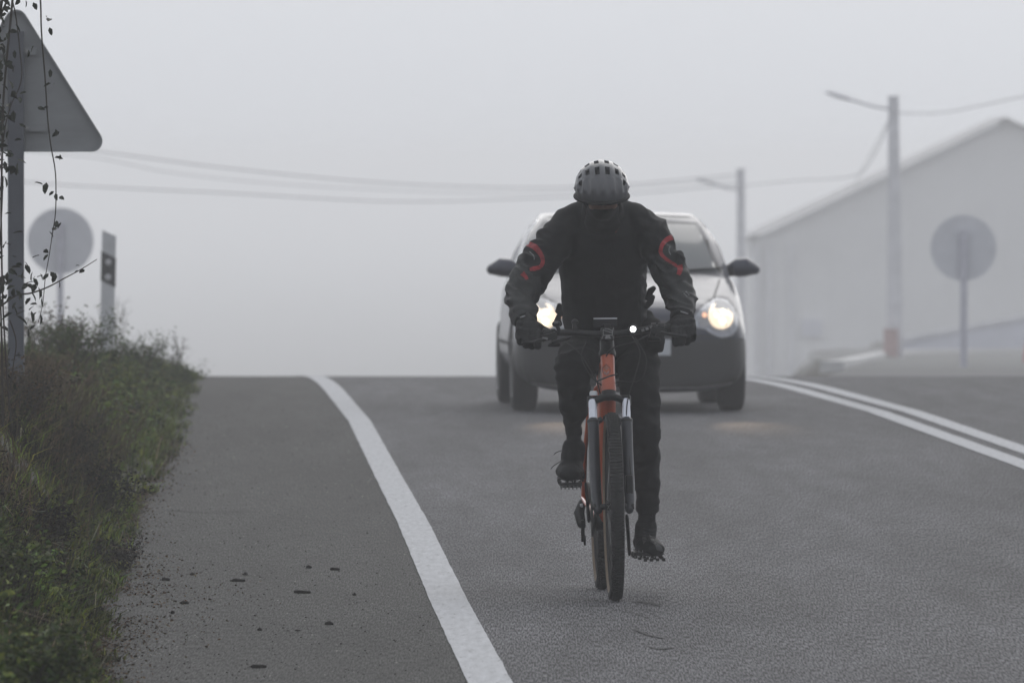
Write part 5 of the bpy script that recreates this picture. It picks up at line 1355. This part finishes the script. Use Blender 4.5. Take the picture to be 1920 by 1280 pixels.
shrub('dark_shrub', 150, 800, 52, .28, .16, 22, 1200, .014, M['darkweed'], lambda n: tints(n, .6, 1.5, .2), 'dark brown withered shrub higher on the bank behind the leaning one', 'shrub', seed=12)
shrub('leafy_bush', 60, 1230, 31, .36, .17, 26, 1900, .020, M['weed'], lambda n: tints(n, .3, 1.1, .3), 'dark leafy bush out of focus in the bottom left corner', 'bush', seed=3)
shrub('leafy_bush', 20, 1150, 37, .22, .13, 18, 900, .020, M['weed'], lambda n: tints(n, .5, 1.5, .3), 'green leafy bush at the left edge behind the corner bush', 'bush', seed=8)
shrub('leafy_weed', 105, 1010, 43, .22, .08, 12, 300, .03, M['grass'], lambda n: tints(n, .7, 1.4, .3), 'yellow-green broad-leaved weed standing among dark twigs', 'weed', seed=4)
shrub('dry_weed', 338, 700, 84, .42, .12, 9, 90, .016, M['darkweed'], lambda n: tints(n, .8, 1.5, .2), 'sparse dry weed with a long stalk at the top of the verge', 'weed', .0035, seed=5)
shrub('dry_weed', 215, 650, 96, .62, .22, 12, 160, .016, M['dry'], lambda n: tints(n, .5, 1.2, .2), 'faint feathery dry weed rising between round sign and marker post', 'weed', .004, seed=6)
shrub('dry_weed', 90, 640, 70, .42, .3, 30, 1500, .022, M['dry'], lambda n: tints(n, .4, 1.1, .2), 'pale brown bushy weed at the foot of the triangle sign post', 'weed', .003, seed=7)
shrub('green_shrub', 255, 690, 78, .30, .28, 34, 2600, .020, M['weed'], lambda n: tints(n, .4, 1.3, .2), 'dense low green shrub in front of the marker post', 'shrub', .003, seed=9)
shrub('green_shrub', 325, 700, 81, .16, .22, 30, 1900, .018, M['weed'], lambda n: tints(n, .4, 1.2, .2), 'low green shrub spilling to the asphalt at the crest', 'shrub', .003, seed=10)
shrub('green_shrub', 130, 690, 66, .34, .28, 34, 2600, .018, M['weed'], lambda n: tints(n, .5, 1.3, .2), 'dense green shrub on the bank below the round sign', 'shrub', .003, seed=14)

shrub('brown_shrub', 40, 700, 49, .30, .22, 34, 2200, .016, M['dry'], lambda n: tints(n, .2, .9, .2), 'brown twiggy shrub crowding the foot of the triangle sign post', 'shrub', .003, seed=21)
shrub('dark_shrub', 90, 900, 42, .22, .16, 26, 1500, .015, M['darkweed'], lambda n: tints(n, .6, 1.6, .2), 'blackish shrub at the left edge below the brown twigs', 'shrub', seed=22)
shrub('dark_shrub', 215, 1000, 45, .16, .11, 20, 700, .013, M['darkweed'], lambda n: tints(n, .6, 1.6, .2), 'small blackish shrub beside the grass strip nearest the asphalt crack', 'shrub', seed=23)

# ------------------------------------------------------------------ the fog itself
zmin = float(V[:, 2].min()) - 1.0; ztop = 4.6
hz = MB().box((0, 2570, (zmin + ztop) / 2), (5200, 5300, ztop - zmin)).build('haze', None, None, False)
hm = bpy.data.materials.new('fog'); hm.use_nodes = True; hn = hm.node_tree
hn.nodes.remove(hn.nodes['Principled BSDF'])
pv = hn.nodes.new('ShaderNodeVolumePrincipled'); pv.inputs['Color'].default_value = (.965, .975, 1, 1)
pv.inputs['Density'].default_value = HAZE; pv.inputs['Anisotropy'].default_value = 0.5
hn.links.new(pv.outputs[0], hn.nodes['Material Output'].inputs['Volume'])
hz.data.materials.append(hm); hz['kind'] = 'stuff'
